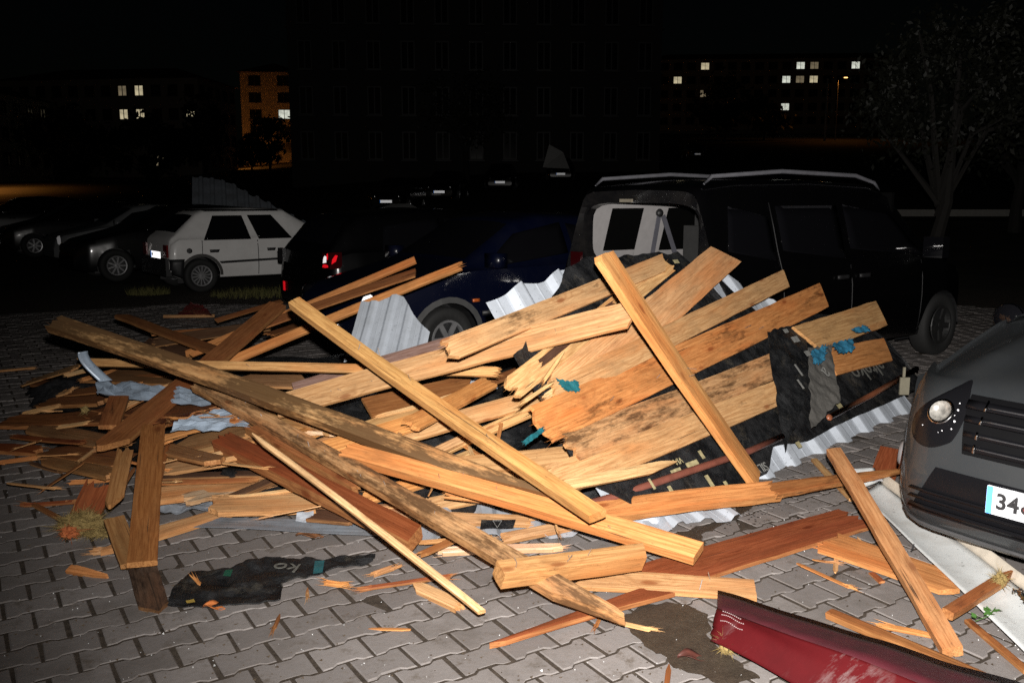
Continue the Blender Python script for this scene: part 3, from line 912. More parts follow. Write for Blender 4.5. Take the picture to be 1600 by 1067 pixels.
# ---------------------------------------------------------------- navy saloon, nose towards the left
SD = Car(4.3, 1.70,
         [(-2.15, .60), (-2.13, .88), (-2.0, .99), (-1.45, 1.02), (-.95, 1.36), (-.6, 1.43), (.0, 1.45), (.35, 1.40), (1.02, 1.0), (1.2, .95), (1.95, .78), (2.12, .66), (2.15, .5)],
         [(-2.15, .58), (-2.1, .86), (-1.6, .95), (1.0, .92), (1.2, .90), (1.95, .75), (2.12, .64), (2.15, .48)],
         [(-2.15, .70), (-2.0, .80), (-1.7, .845), (1.4, .85), (1.9, .77), (2.15, .60)],
         [(-2.15, .66), (-1.3, .64), (-.6, .58), (.2, .58), (1.0, .68), (2.15, .54)],
         [(-2.15, .30), (-1.95, .22), (1.9, .20), (2.15, .26)], (-1.30, 1.32), .30, .345)
def sedan(label, matp, group=None, front_plate=True):
    r = empty('saloon_car'); tag(r, label, 'car', group)
    SD.body(matp, r)
    for sg in (-1, 1):
        SD.overlay('window', [(-1.15, .955), (-.30, .955), (-.30, 1.34), (-.80, 1.31)], sg, .006, TINT, r, 4, 8)
        SD.overlay('window', [(-.22, .955), (.86, .94), (.30, 1.33), (-.22, 1.35)], sg, .006, TINT, r, 4, 8)
        SD.overlay('side_repeater', [(.98, .635), (1.06, .635), (1.06, .665), (.98, .665)], sg, .012, plain('amber_lens', (0.45, 0.10, 0.02), .3), r, 2, 3)
        SD.overlay('side_moulding', [(-.95, .50), (.95, .50), (.95, .545), (-.95, .545)], sg, .014, BLACKPL, r, 2, 14)
        SD.overlay('door_seam', [(-.262, .25), (-.25, .25), (-.25, .90), (-.262, .90)], sg, .003, BLACKPL, r, 3, 1)
        mb = MB(); mb.sm = True; mb.box((1.0 - .16, sg * .93, 1.02), (.12, .2, .13)); mb.build('door_mirror', matp, r)
        mb = MB(); mb.sm = True; mb.lathe([(.001, .055), (.07, .05), (.10, .03), (.115, 0)], 16, 0, 'X', (2.02, sg * .62, .64)); mb.build('headlight', TAILCLEAR if sg > 0 else TINT, r)
        V = []; lip = MB()
        for k in range(15):
            a = math.pi * k / 14
            for rr in (.345, .40):
                x, z = 1.32 + rr * math.cos(a), .30 + rr * math.sin(a); V.append((x, sg * (SD.side(min(2.14, x), z) + .01), z))
        lip.add(V, [(2 * k, 2 * k + 1, 2 * k + 3, 2 * k + 2) for k in range(14)])
        lip.build('arch_lip', plain('dusty_arch', (0.055, 0.055, 0.055), .7), r)
    SD.screen('windscreen', .42, .98, .9, TINT, r); SD.screen('rear_window', -1.40, -1.0, .86, TINT, r)
    SD.wheels(r, 6)
    if front_plate: plate(r, (2.158, 0, .40), 0)
    return r
r = sedan('navy blue saloon parked behind the pile with its nose to the left', PBLUE)
place(r, (1.32, .84), (-.585, 8.15, 0), R(218))

# ---------------------------------------------------------------- black van with the empty rear window
VL, VW = 4.2, 1.92
VAN = Car(VL, VW,
          [(-2.1, 1.66), (-2.05, 1.705), (-1.6, 1.75), (-.6, 1.77), (.3, 1.74), (.62, 1.66), (1.25, 1.14), (1.40, 1.08), (1.9, .92), (2.07, .78), (2.1, .6)],
          [(-2.1, 1.02), (1.0, 1.02), (1.3, .99), (1.9, .86), (2.07, .74), (2.1, .56)],
          [(-2.1, .965), (-1.9, .965), (1.4, .94), (1.85, .83), (2.1, .64)],
          [(-2.1, .69), (-1.8, .70), (.5, .69), (1.2, .76), (2.1, .6)],
          [(-2.1, .32), (-1.9, .24), (1.8, .22), (2.1, .28)], (-1.35, 1.33), .315, .36)
van = empty('van'); tag(van, 'black van with silver roof rails and its rear window knocked out', 'van')
VANRZ = R(36)
place(van, (-2.08, -.80), at_y(1098, 560, 7.15) * 1.0, VANRZ); van.location.z = 0
VAN.body(PBLACK, van, openrear=True)
for sg in (-1, 1):
    VAN.overlay('window', [(-1.92, 1.10), (-1.32, 1.08), (-1.32, 1.52), (-1.80, 1.53)], sg, .006, TINT, van, 5, 8)
    VAN.overlay('window', [(-1.2, 1.07), (-.32, 1.06), (-.32, 1.53), (-1.2, 1.53)], sg, .006, TINT, van, 5, 8)
    VAN.overlay('window', [(-.22, 1.06), (1.02, 1.04), (.48, 1.50), (-.22, 1.54)], sg, .006, TINT, van, 5, 8)
    VAN.overlay('door_seam', [(-.278, .30), (-.265, .30), (-.265, 1.0), (-.278, 1.0)], sg, .003, BLACKPL, van, 4, 1)
    VAN.overlay('door_seam', [(-1.272, .34), (-1.26, .34), (-1.26, 1.56), (-1.272, 1.56)], sg, .003, BLACKPL, van, 6, 1)
    VAN.overlay('door_seam', [(.92, .30), (.932, .30), (.932, 1.0), (.92, 1.0)], sg, .003, BLACKPL, van, 4, 1)
    VAN.overlay('door_handle', [(-.52, .88), (-.34, .88), (-.34, .915), (-.52, .915)], sg, .02, BLACKPL, van, 2, 4)
    VAN.overlay('door_handle', [(-.18, .88), (0, .88), (0, .915), (-.18, .915)], sg, .02, BLACKPL, van, 2, 4)
    mb = MB(); mb.sm = True
    P = [(x, sg * (VAN.f(3, x) * .955), VAN.f(0, x) + dz) for x, dz in ((-1.98, .0), (-1.9, .05), (-1.0, .065), (.1, .06), (.42, .035), (.52, -.01))]
    mb.tube(P, [.010, .018, .020, .020, .017, .010], 8); mb.build('roof_rail', plain('silver_rail', (0.22, 0.22, 0.245), .38, .4), van)
    mb = MB(); mb.box((1.02, sg * 1.0, 1.12), (.12, .2, .2)); mb.build('door_mirror', TINT, van)
VAN.screen('windscreen', .66, 1.22, .9, TINT, van)
VAN.wheels(van, 5, plain('steel_rim', (0.02, 0.02, 0.02), .5, .2))
# rear end: a frame round the empty window, the lower tailgate, inner trim
P = VAN.section(-VL / 2)
outer = [(y, z) for y, z in P] + [(-y, z) for y, z in P[-2::-1]]
def resample(poly, n):
    pts = [Vector((a, b)) for a, b in poly]; d = [0]
    for a, b in zip(pts, pts[1:] + pts[:1]): d.append(d[-1] + (b - a).length)
    out = []; pts2 = pts + [pts[0]]
    for k in range(n):
        t = d[-1] * k / n
        i = max(j for j in range(len(d) - 1) if d[j] <= t + 1e-9)
        f = (t - d[i]) / max(1e-9, d[i + 1] - d[i]); out.append(pts2[i].lerp(pts2[i + 1], f))
    return out
# upper outline of the opening at belt level and up
up = [(y, z) for (y, z) in outer if z > 0.99]
up = [(up[0][0], .90)] + up + [(up[-1][0], .90)]
NR = 72
OUTR = resample(up, NR)
cen = Vector((0, 1.28))
def inner(v, k=.84, kz=.74):
    d = v - cen; a = math.atan2(d.y, d.x); hx, hz = .705, .275
    c, s_ = math.cos(a), math.sin(a); e = 5.0
    rr = (abs(c / hx) ** e + abs(s_ / hz) ** e) ** (-1 / e)
    return cen + Vector((c * rr, s_ * rr))
INR = [inner(v) for v in OUTR]
V = [(-VL / 2, v.x, v.y) for v in OUTR] + [(-VL / 2 + .03, v.x * 1.03, cen.y + (v.y - cen.y) * 1.06) for v in INR] + [(-VL / 2 + .035, v.x, v.y) for v in INR] + [(-VL / 2 + .13, v.x, v.y) for v in INR]
F = []
for q in range(3):
    for k in range(NR): F.append((q * NR + k, q * NR + (k + 1) % NR, (q + 1) * NR + (k + 1) % NR, (q + 1) * NR + k))
link('rear_window_frame', mesh('rear_window_frame', V, F, None, False), paint('scuffed_black', (0.004, 0.004, 0.005), .42, .4, .12), van)
low = [(y, z) for (y, z) in outer if z <= 1.03]
low = [(y, min(z, .90)) for y, z in low]
link('tailgate', mesh('tailgate', [(-VL / 2 - .004, y, z) for y, z in low], [tuple(range(len(low)))]), PBLACK, van)
mb = MB(); mb.box((-VL / 2 - .03, 0, .47), (.12, 1.62, .26)); mb.build('rear_bumper', BLACKPL, van)
for sg in (-1, 1):
    mb = MB(); mb.box((-VL / 2 - .012, sg * .77, .93), (.03, .14, .34)); mb.build('tail_light', bpy.data.materials['dark_red_lens'], van)
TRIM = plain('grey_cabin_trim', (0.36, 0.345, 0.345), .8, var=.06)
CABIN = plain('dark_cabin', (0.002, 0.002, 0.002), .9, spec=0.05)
# left inner wall with its two window holes, roof lining, seat backs
iw = MB()
def wall_strip(x0, x1, z0, z1, yoff=.05, nx=6, nz=5):
    V = []; F = []
    for i in range(nx + 1):
        for k in range(nz + 1):
            x = x0 + (x1 - x0) * i / nx; z = z0 + (z1 - z0) * k / nz; V.append((x, VAN.side(x, z) - yoff, z))
    for i in range(nx):
        for k in range(nz): F.append((i * (nz + 1) + k, i * (nz + 1) + k + 1, (i + 1) * (nz + 1) + k + 1, (i + 1) * (nz + 1) + k))
    iw.add(V, F)
wall_strip(-2.05, -1.72, .6, 1.66); wall_strip(-1.72, -1.30, 1.50, 1.66); wall_strip(-1.72, -1.30, .6, 1.09)
wall_strip(-1.30, -.96, .6, 1.66); wall_strip(-.96, .3, 1.50, 1.66); wall_strip(-.96, .3, .6, 1.07)
iw.build('cabin_side_trim', TRIM, van)
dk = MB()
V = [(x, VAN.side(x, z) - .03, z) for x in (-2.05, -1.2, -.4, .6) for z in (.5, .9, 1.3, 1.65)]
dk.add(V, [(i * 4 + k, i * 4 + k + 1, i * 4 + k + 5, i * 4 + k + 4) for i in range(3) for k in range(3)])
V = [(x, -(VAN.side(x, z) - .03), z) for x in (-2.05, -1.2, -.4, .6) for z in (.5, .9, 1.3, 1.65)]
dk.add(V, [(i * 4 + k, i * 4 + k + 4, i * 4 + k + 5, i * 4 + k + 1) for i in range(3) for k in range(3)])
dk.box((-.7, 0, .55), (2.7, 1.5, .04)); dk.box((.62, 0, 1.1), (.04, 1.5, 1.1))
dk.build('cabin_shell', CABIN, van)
hl = MB(); 
hl.add([(-2.0, -.66, 1.655), (-2.0, .70, 1.655), (.5, .68, 1.69), (.5, -.68, 1.69)], [(0, 1, 2, 3)])
hl.build('roof_lining', plain('roof_lining_cloth', (0.42, 0.40, 0.40), .9), van)
st = MB()
for yy in (-.35, .35):
    st.box((-.75, yy, .95), (.16, .55, .75)); st.box((-.78, yy, 1.40), (.10, .26, .16))
st.build('rear_seat', plain('seat_cloth', (0.03, 0.03, 0.03), .9), van)
bl = MB()
bl.box((-1.15, .70, 1.22), (.05, .012, .46), 0, Matrix.Rotation(R(12), 3, 'Y')); bl.box((-1.02, .62, 1.20), (.05, .012, .50), 0, Matrix.Rotation(R(-26), 3, 'Y'))
bl.build('seat_belt', plain('seat_belt_webbing', (0.10, 0.10, 0.12), .7), van)
kb = MB(); kb.sm = True; kb.lathe([(.001, .03), (.035, .02), (.045, 0), (.035, -.02), (.001, -.03)], 10, 0, 'Y', (-1.10, .70, 1.45)); kb.build('belt_anchor', BLACKPL, van)
hn = MB(); hn.box((-VL / 2 - .002, .12, 1.575), (.02, .15, .028)); hn.build('hinge_light', plain('hinge_metal', (0.35, 0.31, 0.24), .35, .3), van)

# ---------------------------------------------------------------- dark grey car, front right corner close to the camera
gr = empty('car'); tag(gr, 'dark grey car close on the right with a white number plate reading 34', 'car')
GL, GW = 4.1, 1.74
# fascia profile: how far the nose stands forward at (across y, height z); y = 0 on the centre line
def gfx(y, z):
    a = abs(y) / (GW / 2)
    plan = -.07 * a ** 2 - .40 * max(0, (a - .62) / .38) ** 2.2
    prof = np.interp(z, [.17, .22, .30, .42, .50, .58, .66, .74, .80, .86], [-.10, -.03, .0, .0, -.015, -.03, -.055, -.105, -.18, -.30])
    return GL / 2 + plan + float(prof)
def gpt(y, z, off=0.0):
    x = gfx(y, z)
    e = 1e-3
    du = Vector((gfx(y + e, z) - gfx(y - e, z), 2 * e, 0)); dv = Vector((gfx(y, z + e) - gfx(y, z - e), 0, 2 * e))
    n = du.cross(dv).normalized()
    return Vector((x, y, z)) + n * off
HW = GW / 2
def fascia_patch(name, pts, off, mat, parent=gr, nu=10, nv=6, thick=0, label=None):
    """quad outline in (y, z) laid on the nose"""
    a, b, c, d = [Vector(p) for p in pts]
    def fn(u, v):
        q = a.lerp(b, u).lerp(d.lerp(c, u), v); return gpt(q.x, q.y, off)
    return grid_patch(name, fn, nu, nv, mat, parent, True, thick)
# body: nose + bonnet + fenders as one skin
def gskin(u, v):
    # u across (-1..1), v from the bumper's lower edge up over the nose, bonnet, to the scuttle
    y = (u * 2 - 1) * HW
    if v < .5:
        z = .17 + (.84 - .17) * (v / .5); return gpt(y, z)
    t = (v - .5) / .5
    p = gpt(y, .84)
    a = abs(y) / HW
    zb = .84 + .15 * t ** .8 - .085 * a ** 3 * (1 - .4 * t) + .035 * math.exp(-((a - .62) / .1) ** 2) * min(1, t * 4)
    return Vector((p.x + (.75 - p.x) * t, y * (1 - .02 * t), zb))
grid_patch('body', gskin, 48, 40, PGREY, gr)
# flanks and cabin behind the bonnet
FL = Car(GL, GW, [(-2.05, .7), (-2.0, .95), (-1.7, 1.30), (-1.4, 1.42), (-.4, 1.47), (.1, 1.43), (.75, 1.015), (.9, .98), (1.55, .84), (1.551, .83), (2.05, .5)],
         [(-2.05, .68), (-1.9, .92), (.75, .95), (1.3, .90), (1.55, .80), (2.05, .48)],
         [(-2.05, .74), (-1.8, .83), (-1.5, .865), (1.45, .865), (1.58, .86), (1.72, .72), (2.05, .4)],
         [(-2.05, .70), (-1.5, .62), (.1, .59), (.8, .76), (1.55, .78), (2.05, .3)],
         [(-2.05, .3), (-1.8, .22), (1.5, .20), (1.75, .24), (2.05, .4)], (-1.25, 1.30), .305, .345)
# only the part behind x = 1.6 of this loft is used
def gflank():
    N = 70; xs = np.linspace(-GL / 2, 1.46, N); ring = []
    for x in xs:
        P = FL.section(x); ring.append([(x, y, z) for y, z in P] + [(x, -y, z) for y, z in P[-2::-1]])
    m = len(ring[0]); V = [Vector(v) for r_ in ring for v in r_]; F = []
    for i in range(N - 1):
        for k in range(m - 1):
            f = (i * m + k, i * m + k + 1, (i + 1) * m + k + 1, (i + 1) * m + k); c = sum((V[j] for j in f), Vector()) / 4
            if any((c.x - ax) ** 2 + (c.z - .305) ** 2 < .345 ** 2 and abs(c.y) > .6 for ax in FL.ax): continue
            if c.x > .78 and c.z > .80: continue
            F.append(f)
    F.append(tuple(range(m - 1, -1, -1)))
    o = link('body_side', mesh('body_side', V, F, None, True), PGREY, gr); o.modifiers.new('edges', 'EDGE_SPLIT').split_angle = R(40)
gflank()
# wing tops joining bonnet and flank
for sg in (-1, 1):
    def wing(u, v, sg=sg):
        x = .70 + (1.535 - .70) * u
        t = (GL / 2 - .26 - .385 - x) / (GL / 2 - .26 - .385 - .75); t = max(0, min(1, t))
        z1 = .84 + .17 * t ** .8 - .085 * (1 - .4 * t)
        y1 = HW * (1 - .02 * t) - .002
        z0 = .60
        return Vector((x, sg * (y1 + .012 * math.sin(v * math.pi)), z0 + (z1 - z0) * v))
    grid_patch('wing', wing, 10, 6, PGREY, gr)
FL.screen('windscreen', .12, .74, .9, TINT, gr)
for sg in (-1, 1):
    FL.overlay('window', [(-1.4, .97), (-.5, .97), (-.5, 1.36), (-1.2, 1.34)], sg, .006, TINT, gr, 4, 8)
    FL.overlay('window', [(-.42, .97), (.62, .97), (.10, 1.35), (-.42, 1.37)], sg, .006, TINT, gr, 4, 8)
    mb = MB(); mb.sm = True; mb.lathe([(.001, -.06), (.06, -.05), (.085, 0), (.082, .03), (.001, .03)], 16, 0, 'X', (.40, sg * .96, .93)); o = mb.build('door_mirror', TINT, gr)
    mb = MB(); mb.sm = True; mb.lathe([(.082, .026), (.087, .03), (.082, .036)], 20, 0, 'X', (.40, sg * .96, .93)); mb.build('mirror_ring', CHROME, o)
FL.wheels(gr, 5)
mb = MB(); mb.box((0, 0, .24), (3.6, 1.3, .06)); mb.box((1.2, 0, .5), (.3, 1.2, .5)); mb.build('underbody', BLACKPL, gr)
# grille: black panel, slats, small bright inserts
GB = glassy('gloss_black_trim', (0.005, 0.005, 0.006), .25, .3)
GRAT = plain('matt_black_grille', (0.002, 0.002, 0.0025), .7, spec=.1)
fascia_patch('grille', [(-.40, .555), (.40, .555), (.44, .775), (-.44, .775)], .012, GRAT, gr, 16, 6)
for k, z in enumerate((.585, .635, .685, .735)):
    w = .385 + .013 * k
    o = fascia_patch('grille_slat', [(-w, z - .012), (w, z - .012), (w, z + .010), (-w, z + .010)], .030, GB, gr, 16, 2, .014)
    for yy in (-.34, -.13, .13, .34):
        for q in (0, 1):
            y0 = yy + .012 * q
        ins = fascia_patch('grille_insert', [(yy - .004, z - .016), (yy + .004, z - .016), (yy + .004, z + .014), (yy - .004, z + .014)], .040, CHROME, gr, 1, 2, .003)
    ins = fascia_patch('grille_line', [(-.33, z - .0035), (.33, z - .0035), (.33, z + .0015), (-.33, z + .0015)], .0395, plain('dim_chrome', (0.16, 0.16, 0.17), .25, .8), gr, 14, 1, .002)
# lower intake with ribs
fascia_patch('lower_intake', [(-.60, .27), (.60, .27), (.50, .475), (-.50, .475)], .012, GB, gr, 16, 5)
for z in (.30, .335, .37):
    fascia_patch('intake_rib', [(-.60, z - .006), (.60, z - .006), (.59, z + .006), (-.59, z + .006)], .026, GB, gr, 16, 1, .010)
fascia_patch('bumper_lip', [(-.80, .178), (.80, .178), (.80, .20), (-.80, .20)], .008, plain('lip_grey', (0.05, 0.05, 0.052), .4), gr, 24, 2, .012)
for sg in (-1, 1):
    # head light: dark housing, projector bowl, clear lens edge, row of small bright cells
    def lamp_skin(u, v, sg=sg):
        a = .428 + .03 * (2 * v - 1) ** 2; b = .715 - .20 * v ** 1.8 - .07 * (1 - v) ** 4
        y = a + (b - a) * u
        z = .588 + .205 * v + .030 * math.sin(u * math.pi) * (2 * v - 1) - .025 * u * (1 - v)
        return gpt(sg * y, z, .004 + .008 * math.sin(math.pi * min(1, max(0, u))) ** .5 * math.sin(math.pi * v) ** .5)
    hl_ = grid_patch('headlight', lamp_skin, 14, 12, GB, gr, True)
    c = gpt(sg * .515, .688, .02)
    n = (gpt(sg * .515, .688, 1) - gpt(sg * .515, .688, 0)).normalized(); q = n.to_track_quat('X', 'Z').to_matrix()
    bo = MB(); bo.sm = True; bo.lathe([(.001, .004), (.02, .006), (.036, .014), (.046, .026)], 18, 0, 'X'); bo.V = [tuple(q @ Vector(v) + c) for v in bo.V]
    bo.build('lamp_bowl', plain('lamp_reflector', (0.26, 0.25, 0.23), .3, .3, var=.5, scale=45), hl_)
    rg = MB(); rg.sm = True; rg.lathe([(.046, .022), (.052, .028), (.058, .02)], 20, 0, 'X'); rg.V = [tuple(q @ Vector(v) + c) for v in rg.V]; rg.build('lamp_ring', CHROME, hl_)
    cells_ = MB()
    for (yy, z, q2) in ((.462, .64, .007), (.458, .668, .010), (.466, .690, .005), (.460, .712, .009), (.463, .738, .006), (.50, .625, .006), (.515, .615, .004), (.59, .628, .005)):
        cells_.lathe([(.0005, q2 * .5), (q2 * .4, q2 * .3), (q2 * .5, 0)], 8, 0, 'X', gpt(sg * yy, z, .016))
    cells_.build('lamp_cells', TAILCLEAR, hl_)['kind'] = 'stuff'
    fg = MB(); fg.sm = True
    c = gpt(sg * .765, .44, .004); n = (gpt(sg * .765, .44, 1) - gpt(sg * .765, .44, 0)).normalized(); q = n.to_track_quat('X', 'Z').to_matrix()
    fg.lathe([(.001, .012), (.035, .011), (.05, .0)], 18, 0, 'X'); fg.V = [tuple(q @ (Vector(v) * 1.15) + c) for v in fg.V]; fg.build('fog_light', plain('cloudy_lens', (0.2, 0.2, 0.21), .3), gr)
pl = plate(gr, (GL / 2 + .028, 0, .485 - .07), 0, '34')
pl['label'] = 'white number plate reading 34 with a small red and black roundel'
mb = MB(); mb.lathe([(.001, .0072), (.017, .0072)], 16, 0, 'X', (0, -.112, -.008)); mb.build('plate_roundel', plain('roundel_black', (0.03, 0.02, 0.02), .5), pl)
mb = MB(); mb.lathe([(.001, .0082), (.0085, .0082)], 12, 0, 'X', (0, -.108, -.005)); mb.build('plate_roundel', plain('roundel_red', (0.6, 0.06, 0.06), .5), pl)
GRZ = R(217)
place(gr, (GL / 2 + .028, -.26 * -1 if False else .0, 0), (0, 0, 0), GRZ)
# the plate's end nearest the picture's left edge of the car sits at photograph point (1537, 778)
_t = at_z(1541, 779, .415)
_M = Matrix.Rotation(GRZ, 3, 'Z')
gr.location = Vector((_t.x, _t.y, 0)) - _M @ Vector((GL / 2 + .034, -.26, 0))
gr.rotation_euler = (0, 0, GRZ)

# ---------------------------------------------------------------- cars further off
def copy_tree(o, parent=None):
    c = o.copy(); COL.objects.link(c)
    if parent is not None: c.parent = parent
    for ch in list(o.children): copy_tree(ch, c)
    return c
def putcar(root, px, Y, rz, z=None):
    d = ray(px, 320); x = d.x * Y / d.y
    root.location = (x, Y, gz(x, Y) if z is None else z); root.rotation_euler = (0, 0, rz)
r = hatch('dark car with a pale alloy wheel left of the white hatchback', PDARK, spokes=9, front_plate=False)
putcar(r, 262, 18.6, R(218))
r = sedan('dull silver car at the left facing the camera side', PSILVER, front_plate=False); putcar(r, 222, 22.0, R(218))
far_dark = hatch('dark car behind the silver car at far left', PDARK, group='cars parked along the bays'); putcar(far_dark, 120, 25, R(218))
def far(src, label, px, Y, rz, group='cars parked up the slope'):
    c = copy_tree(src)
    for ch in list(c.children):
        if ch.name.startswith('number_plate'):
            for g in list(ch.children): bpy.data.objects.remove(g)
            bpy.data.objects.remove(ch)
    c['label'] = label; c['group'] = group; putcar(c, px, Y, rz); return c
far(far_dark, 'dark car at the left edge below the orange lit road', 35, 28, R(214), 'cars parked along the bays')
for lab, px, py, ppx, Y, rz in (('lowest of the dark cars up the slope with a bright plate', 603, 315, 0, 36, R(262)), ('second dark car up the slope with a bright plate', 686, 300, 0, 40, R(264)),
                         ('third dark car up the slope with a small bright plate', 781, 285, 0, 45, R(268)), ('dark car with a bright plate under the pale tarpaulin', 876, 272, 0, 45, R(268)),
                         ('lone dark car with a plate above the van roof rails', 1090, 241, 0, 60, R(268))):
    c = copy_tree(far_dark); c['label'] = lab; c['group'] = 'cars parked up the slope'
    d = ray(px, py)
    for Y in np.arange(27, 80, .1):                # where this sight line stands number-plate high above the slope
        w = CAMP + d * (float(Y) / d.y)
        if w.z - .42 - gz(w.x, w.y) < 0.0: break
    off = Matrix.Rotation(rz, 3, 'Z') @ Vector((2.0, 0, 0))
    c.location = (w.x - off.x, w.y - off.y, w.z - .42); c.rotation_euler = (0, 0, rz)

# ================================================================== THE TORN-OFF ROOF
# the tilted roof panel: its eave rests on the paving, its top leans over towards the van
PA, PB = at_z(1000, 835, 0.02), at_z(1440, 634, 0.02)
PC = at_y(1165, 392, 6.75)
PN = (PB - PA).cross(PC - PA).normalized()
if PN.y > 0: PN = -PN
PU = (PB - PA).normalized()                 # along the eave
PV = PN.cross(PU).normalized()
if PV.z < 0: PV = -PV                       # up the slope
PLEN = (PB - PA).length
PTOP = (PC - PA).dot(PV)
def on_panel(px, py, off=0.0):
    d = ray(px, py); q = PA + PN * off
    return CAMP + d * ((q - CAMP).dot(PN) / d.dot(PN))
def panel_pt(s, t, off=0.0): return PA + PU * s + PV * t + PN * off

# heights of the heap above the paving, read along sight lines
HP = [(0, 690, .03), (40, 650, .06), (80, 640, .09), (150, 620, .16), (250, 600, .30), (120, 566, .30), (60, 590, .10), (200, 500, .42), (350, 540, .38), (300, 490, .2), (430, 475, .5),
      (330, 700, .26), (400, 795, .05), (250, 745, .12), (240, 850, .03), (550, 600, .42), (600, 500, .45), (650, 640, .42), (560, 700, .28), (500, 775, .09), (700, 700, .24),
      (750, 620, .45), (780, 740, .14), (800, 800, .06), (900, 790, .07), (840, 660, .40), (900, 700, .25), (470, 615, .38), (640, 830, .03), (130, 800, .02), (60, 715, .03), (300, 650, .34), (400, 640, .36), (170, 700, .10), (900, 600, .55), (760, 560, .55)]
HPW = [(at_z(a, b, c), c) for a, b, c in HP]
def hz(px, py):
    s = t = 0
    for a, b, c in HP:
        d = ((px - a) / 1.35) ** 2 + (py - b) ** 2 + 30
        w = 1 / d ** 1.7; s += w * c; t += w
    return s / t
def pt(a, lift=0.0):
    if len(a) == 2: return at_z(a[0], a[1], hz(*a) + lift)
    if a[2] == 'P': return on_panel(a[0], a[1], a[3] if len(a) > 3 else .06)
    if a[2] == 'Y': return at_y(a[0], a[1], a[3])
    return at_z(a[0], a[1], a[2] + lift)

FRESH, TAN, ORNG, BROWN, REDB, DARKB, PURP, YELL = (0.56, 0.325, 0.15), (0.44, 0.255, 0.118), (0.49, 0.215, 0.072), (0.215, 0.085, 0.03), (0.19, 0.052, 0.018), (0.075, 0.040, 0.023), (0.26, 0.17, 0.135), (0.57, 0.37, 0.18)
NB = [0]
def board_mesh(L, W, T, e0, e1, bow, rnd, ncol, nseg=14, wane=0.02, taper=(1, 1)):
    def endf(e, v):
        if e == 'c': return rnd.uniform(0, .002)
        if e == 'b': return 0.0
        if e[0] == 'a': return math.tan(R(e[1])) * W * (v * .5)
        if e[0] == 'p': return -abs(v - e[1]) * e[2]
        return 0.0
    cols = [-1 + 2 * k / ncol for k in range(ncol + 1)]
    jag0 = [rnd.uniform(-.045, .02) for _ in cols]; jag1 = [rnd.uniform(-.045, .02) for _ in cols]
    def xe(v, k):
        a = endf(e0, v); b = endf(e1, v)
        if e0 == 'b': a = jag0[k]
        if e1 == 'b': b = jag1[k]
        if isinstance(e0, tuple) and e0[0] == 'p': a += jag0[k] * .15
        if isinstance(e1, tuple) and e1[0] == 'p': b += jag1[k] * .15
        return -L / 2 - a, L / 2 + b
    V = []
    s1, s2 = rnd.uniform(0, 90), rnd.uniform(0, 90)
    tw = rnd.gauss(0, .012)
    ch = min(.0025, T * .12)
    def sec(i):
        u = i / nseg; out = []
        wob = 1 + wane * (noise.noise((u * 3.1 * L + s1, 0, 0)))
        ed0 = wane * .9 * noise.noise((u * 6 * L + s2, 3, 0)); ed1 = wane * .9 * noise.noise((u * 6 * L + s2, 9, 0))
        ww = taper[0] + (taper[1] - taper[0]) * u
        zb = bow * (1 - (2 * u - 1) ** 2) + .004 * noise.noise((u * 2 * L + s1, 5, 0))
        for top in (1, 0):
            for k, v in enumerate(cols):
                a, b = xe(v, k); x = a + (b - a) * u
                y = v * W / 2 * wob * ww + (ed1 if k == ncol else ed0 if k == 0 else 0) * W
                z = zb + y * tw * (2 * u - 1) * 2 - (0 if top else T)
                if k in (0, ncol): z += (-ch if top else ch)
                out.append((x, y, z))
        return out
    S = [sec(i) for i in range(nseg + 1)]
    n = ncol + 1
    for s_ in S: V += s_
    F = []; M = []
    st = 2 * n
    for i in range(nseg):
        a, b = i * st, (i + 1) * st
        for k in range(ncol):
            F.append((a + k, b + k, b + k + 1, a + k + 1)); M.append(0)
            F.append((a + n + k, a + n + k + 1, b + n + k + 1, b + n + k)); M.append(0)
        F.append((a, a + n, b + n, b)); M.append(1)
        F.append((a + ncol, b + ncol, b + n + ncol, a + n + ncol)); M.append(1)
    for (a, fl) in ((0, 1), (nseg * st, 0)):
        for k in range(ncol):
            f = (a + k, a + k + 1, a + n + k + 1, a + n + k)
            F.append(f if fl else f[::-1]); M.append(1)
    for (e, sg, jg) in ((e0, -1, jag0), (e1, 1, jag1)):
        if e != 'b': continue
        for q in range(rnd.randint(5, 9)):
            y = rnd.uniform(-.48, .48) * W; z = -rnd.uniform(.05, .95) * T; ln = rnd.uniform(.02, .10); w = rnd.uniform(.0012, .0035)
            x0 = sg * (L / 2 - .05); x1 = sg * (L / 2 + ln * .6); dy, dz = rnd.gauss(0, .008), rnd.gauss(0, .008)
            b = len(V)
            V += [(x0, y - w, z - w), (x0, y + w, z - w), (x0, y, z + w), (x1, y + dy, z + dz)]
            F += [(b, b + 1, b + 3), (b + 1, b + 2, b + 3), (b + 2, b, b + 3)]; M += [1, 1, 1]
    return V, F, M
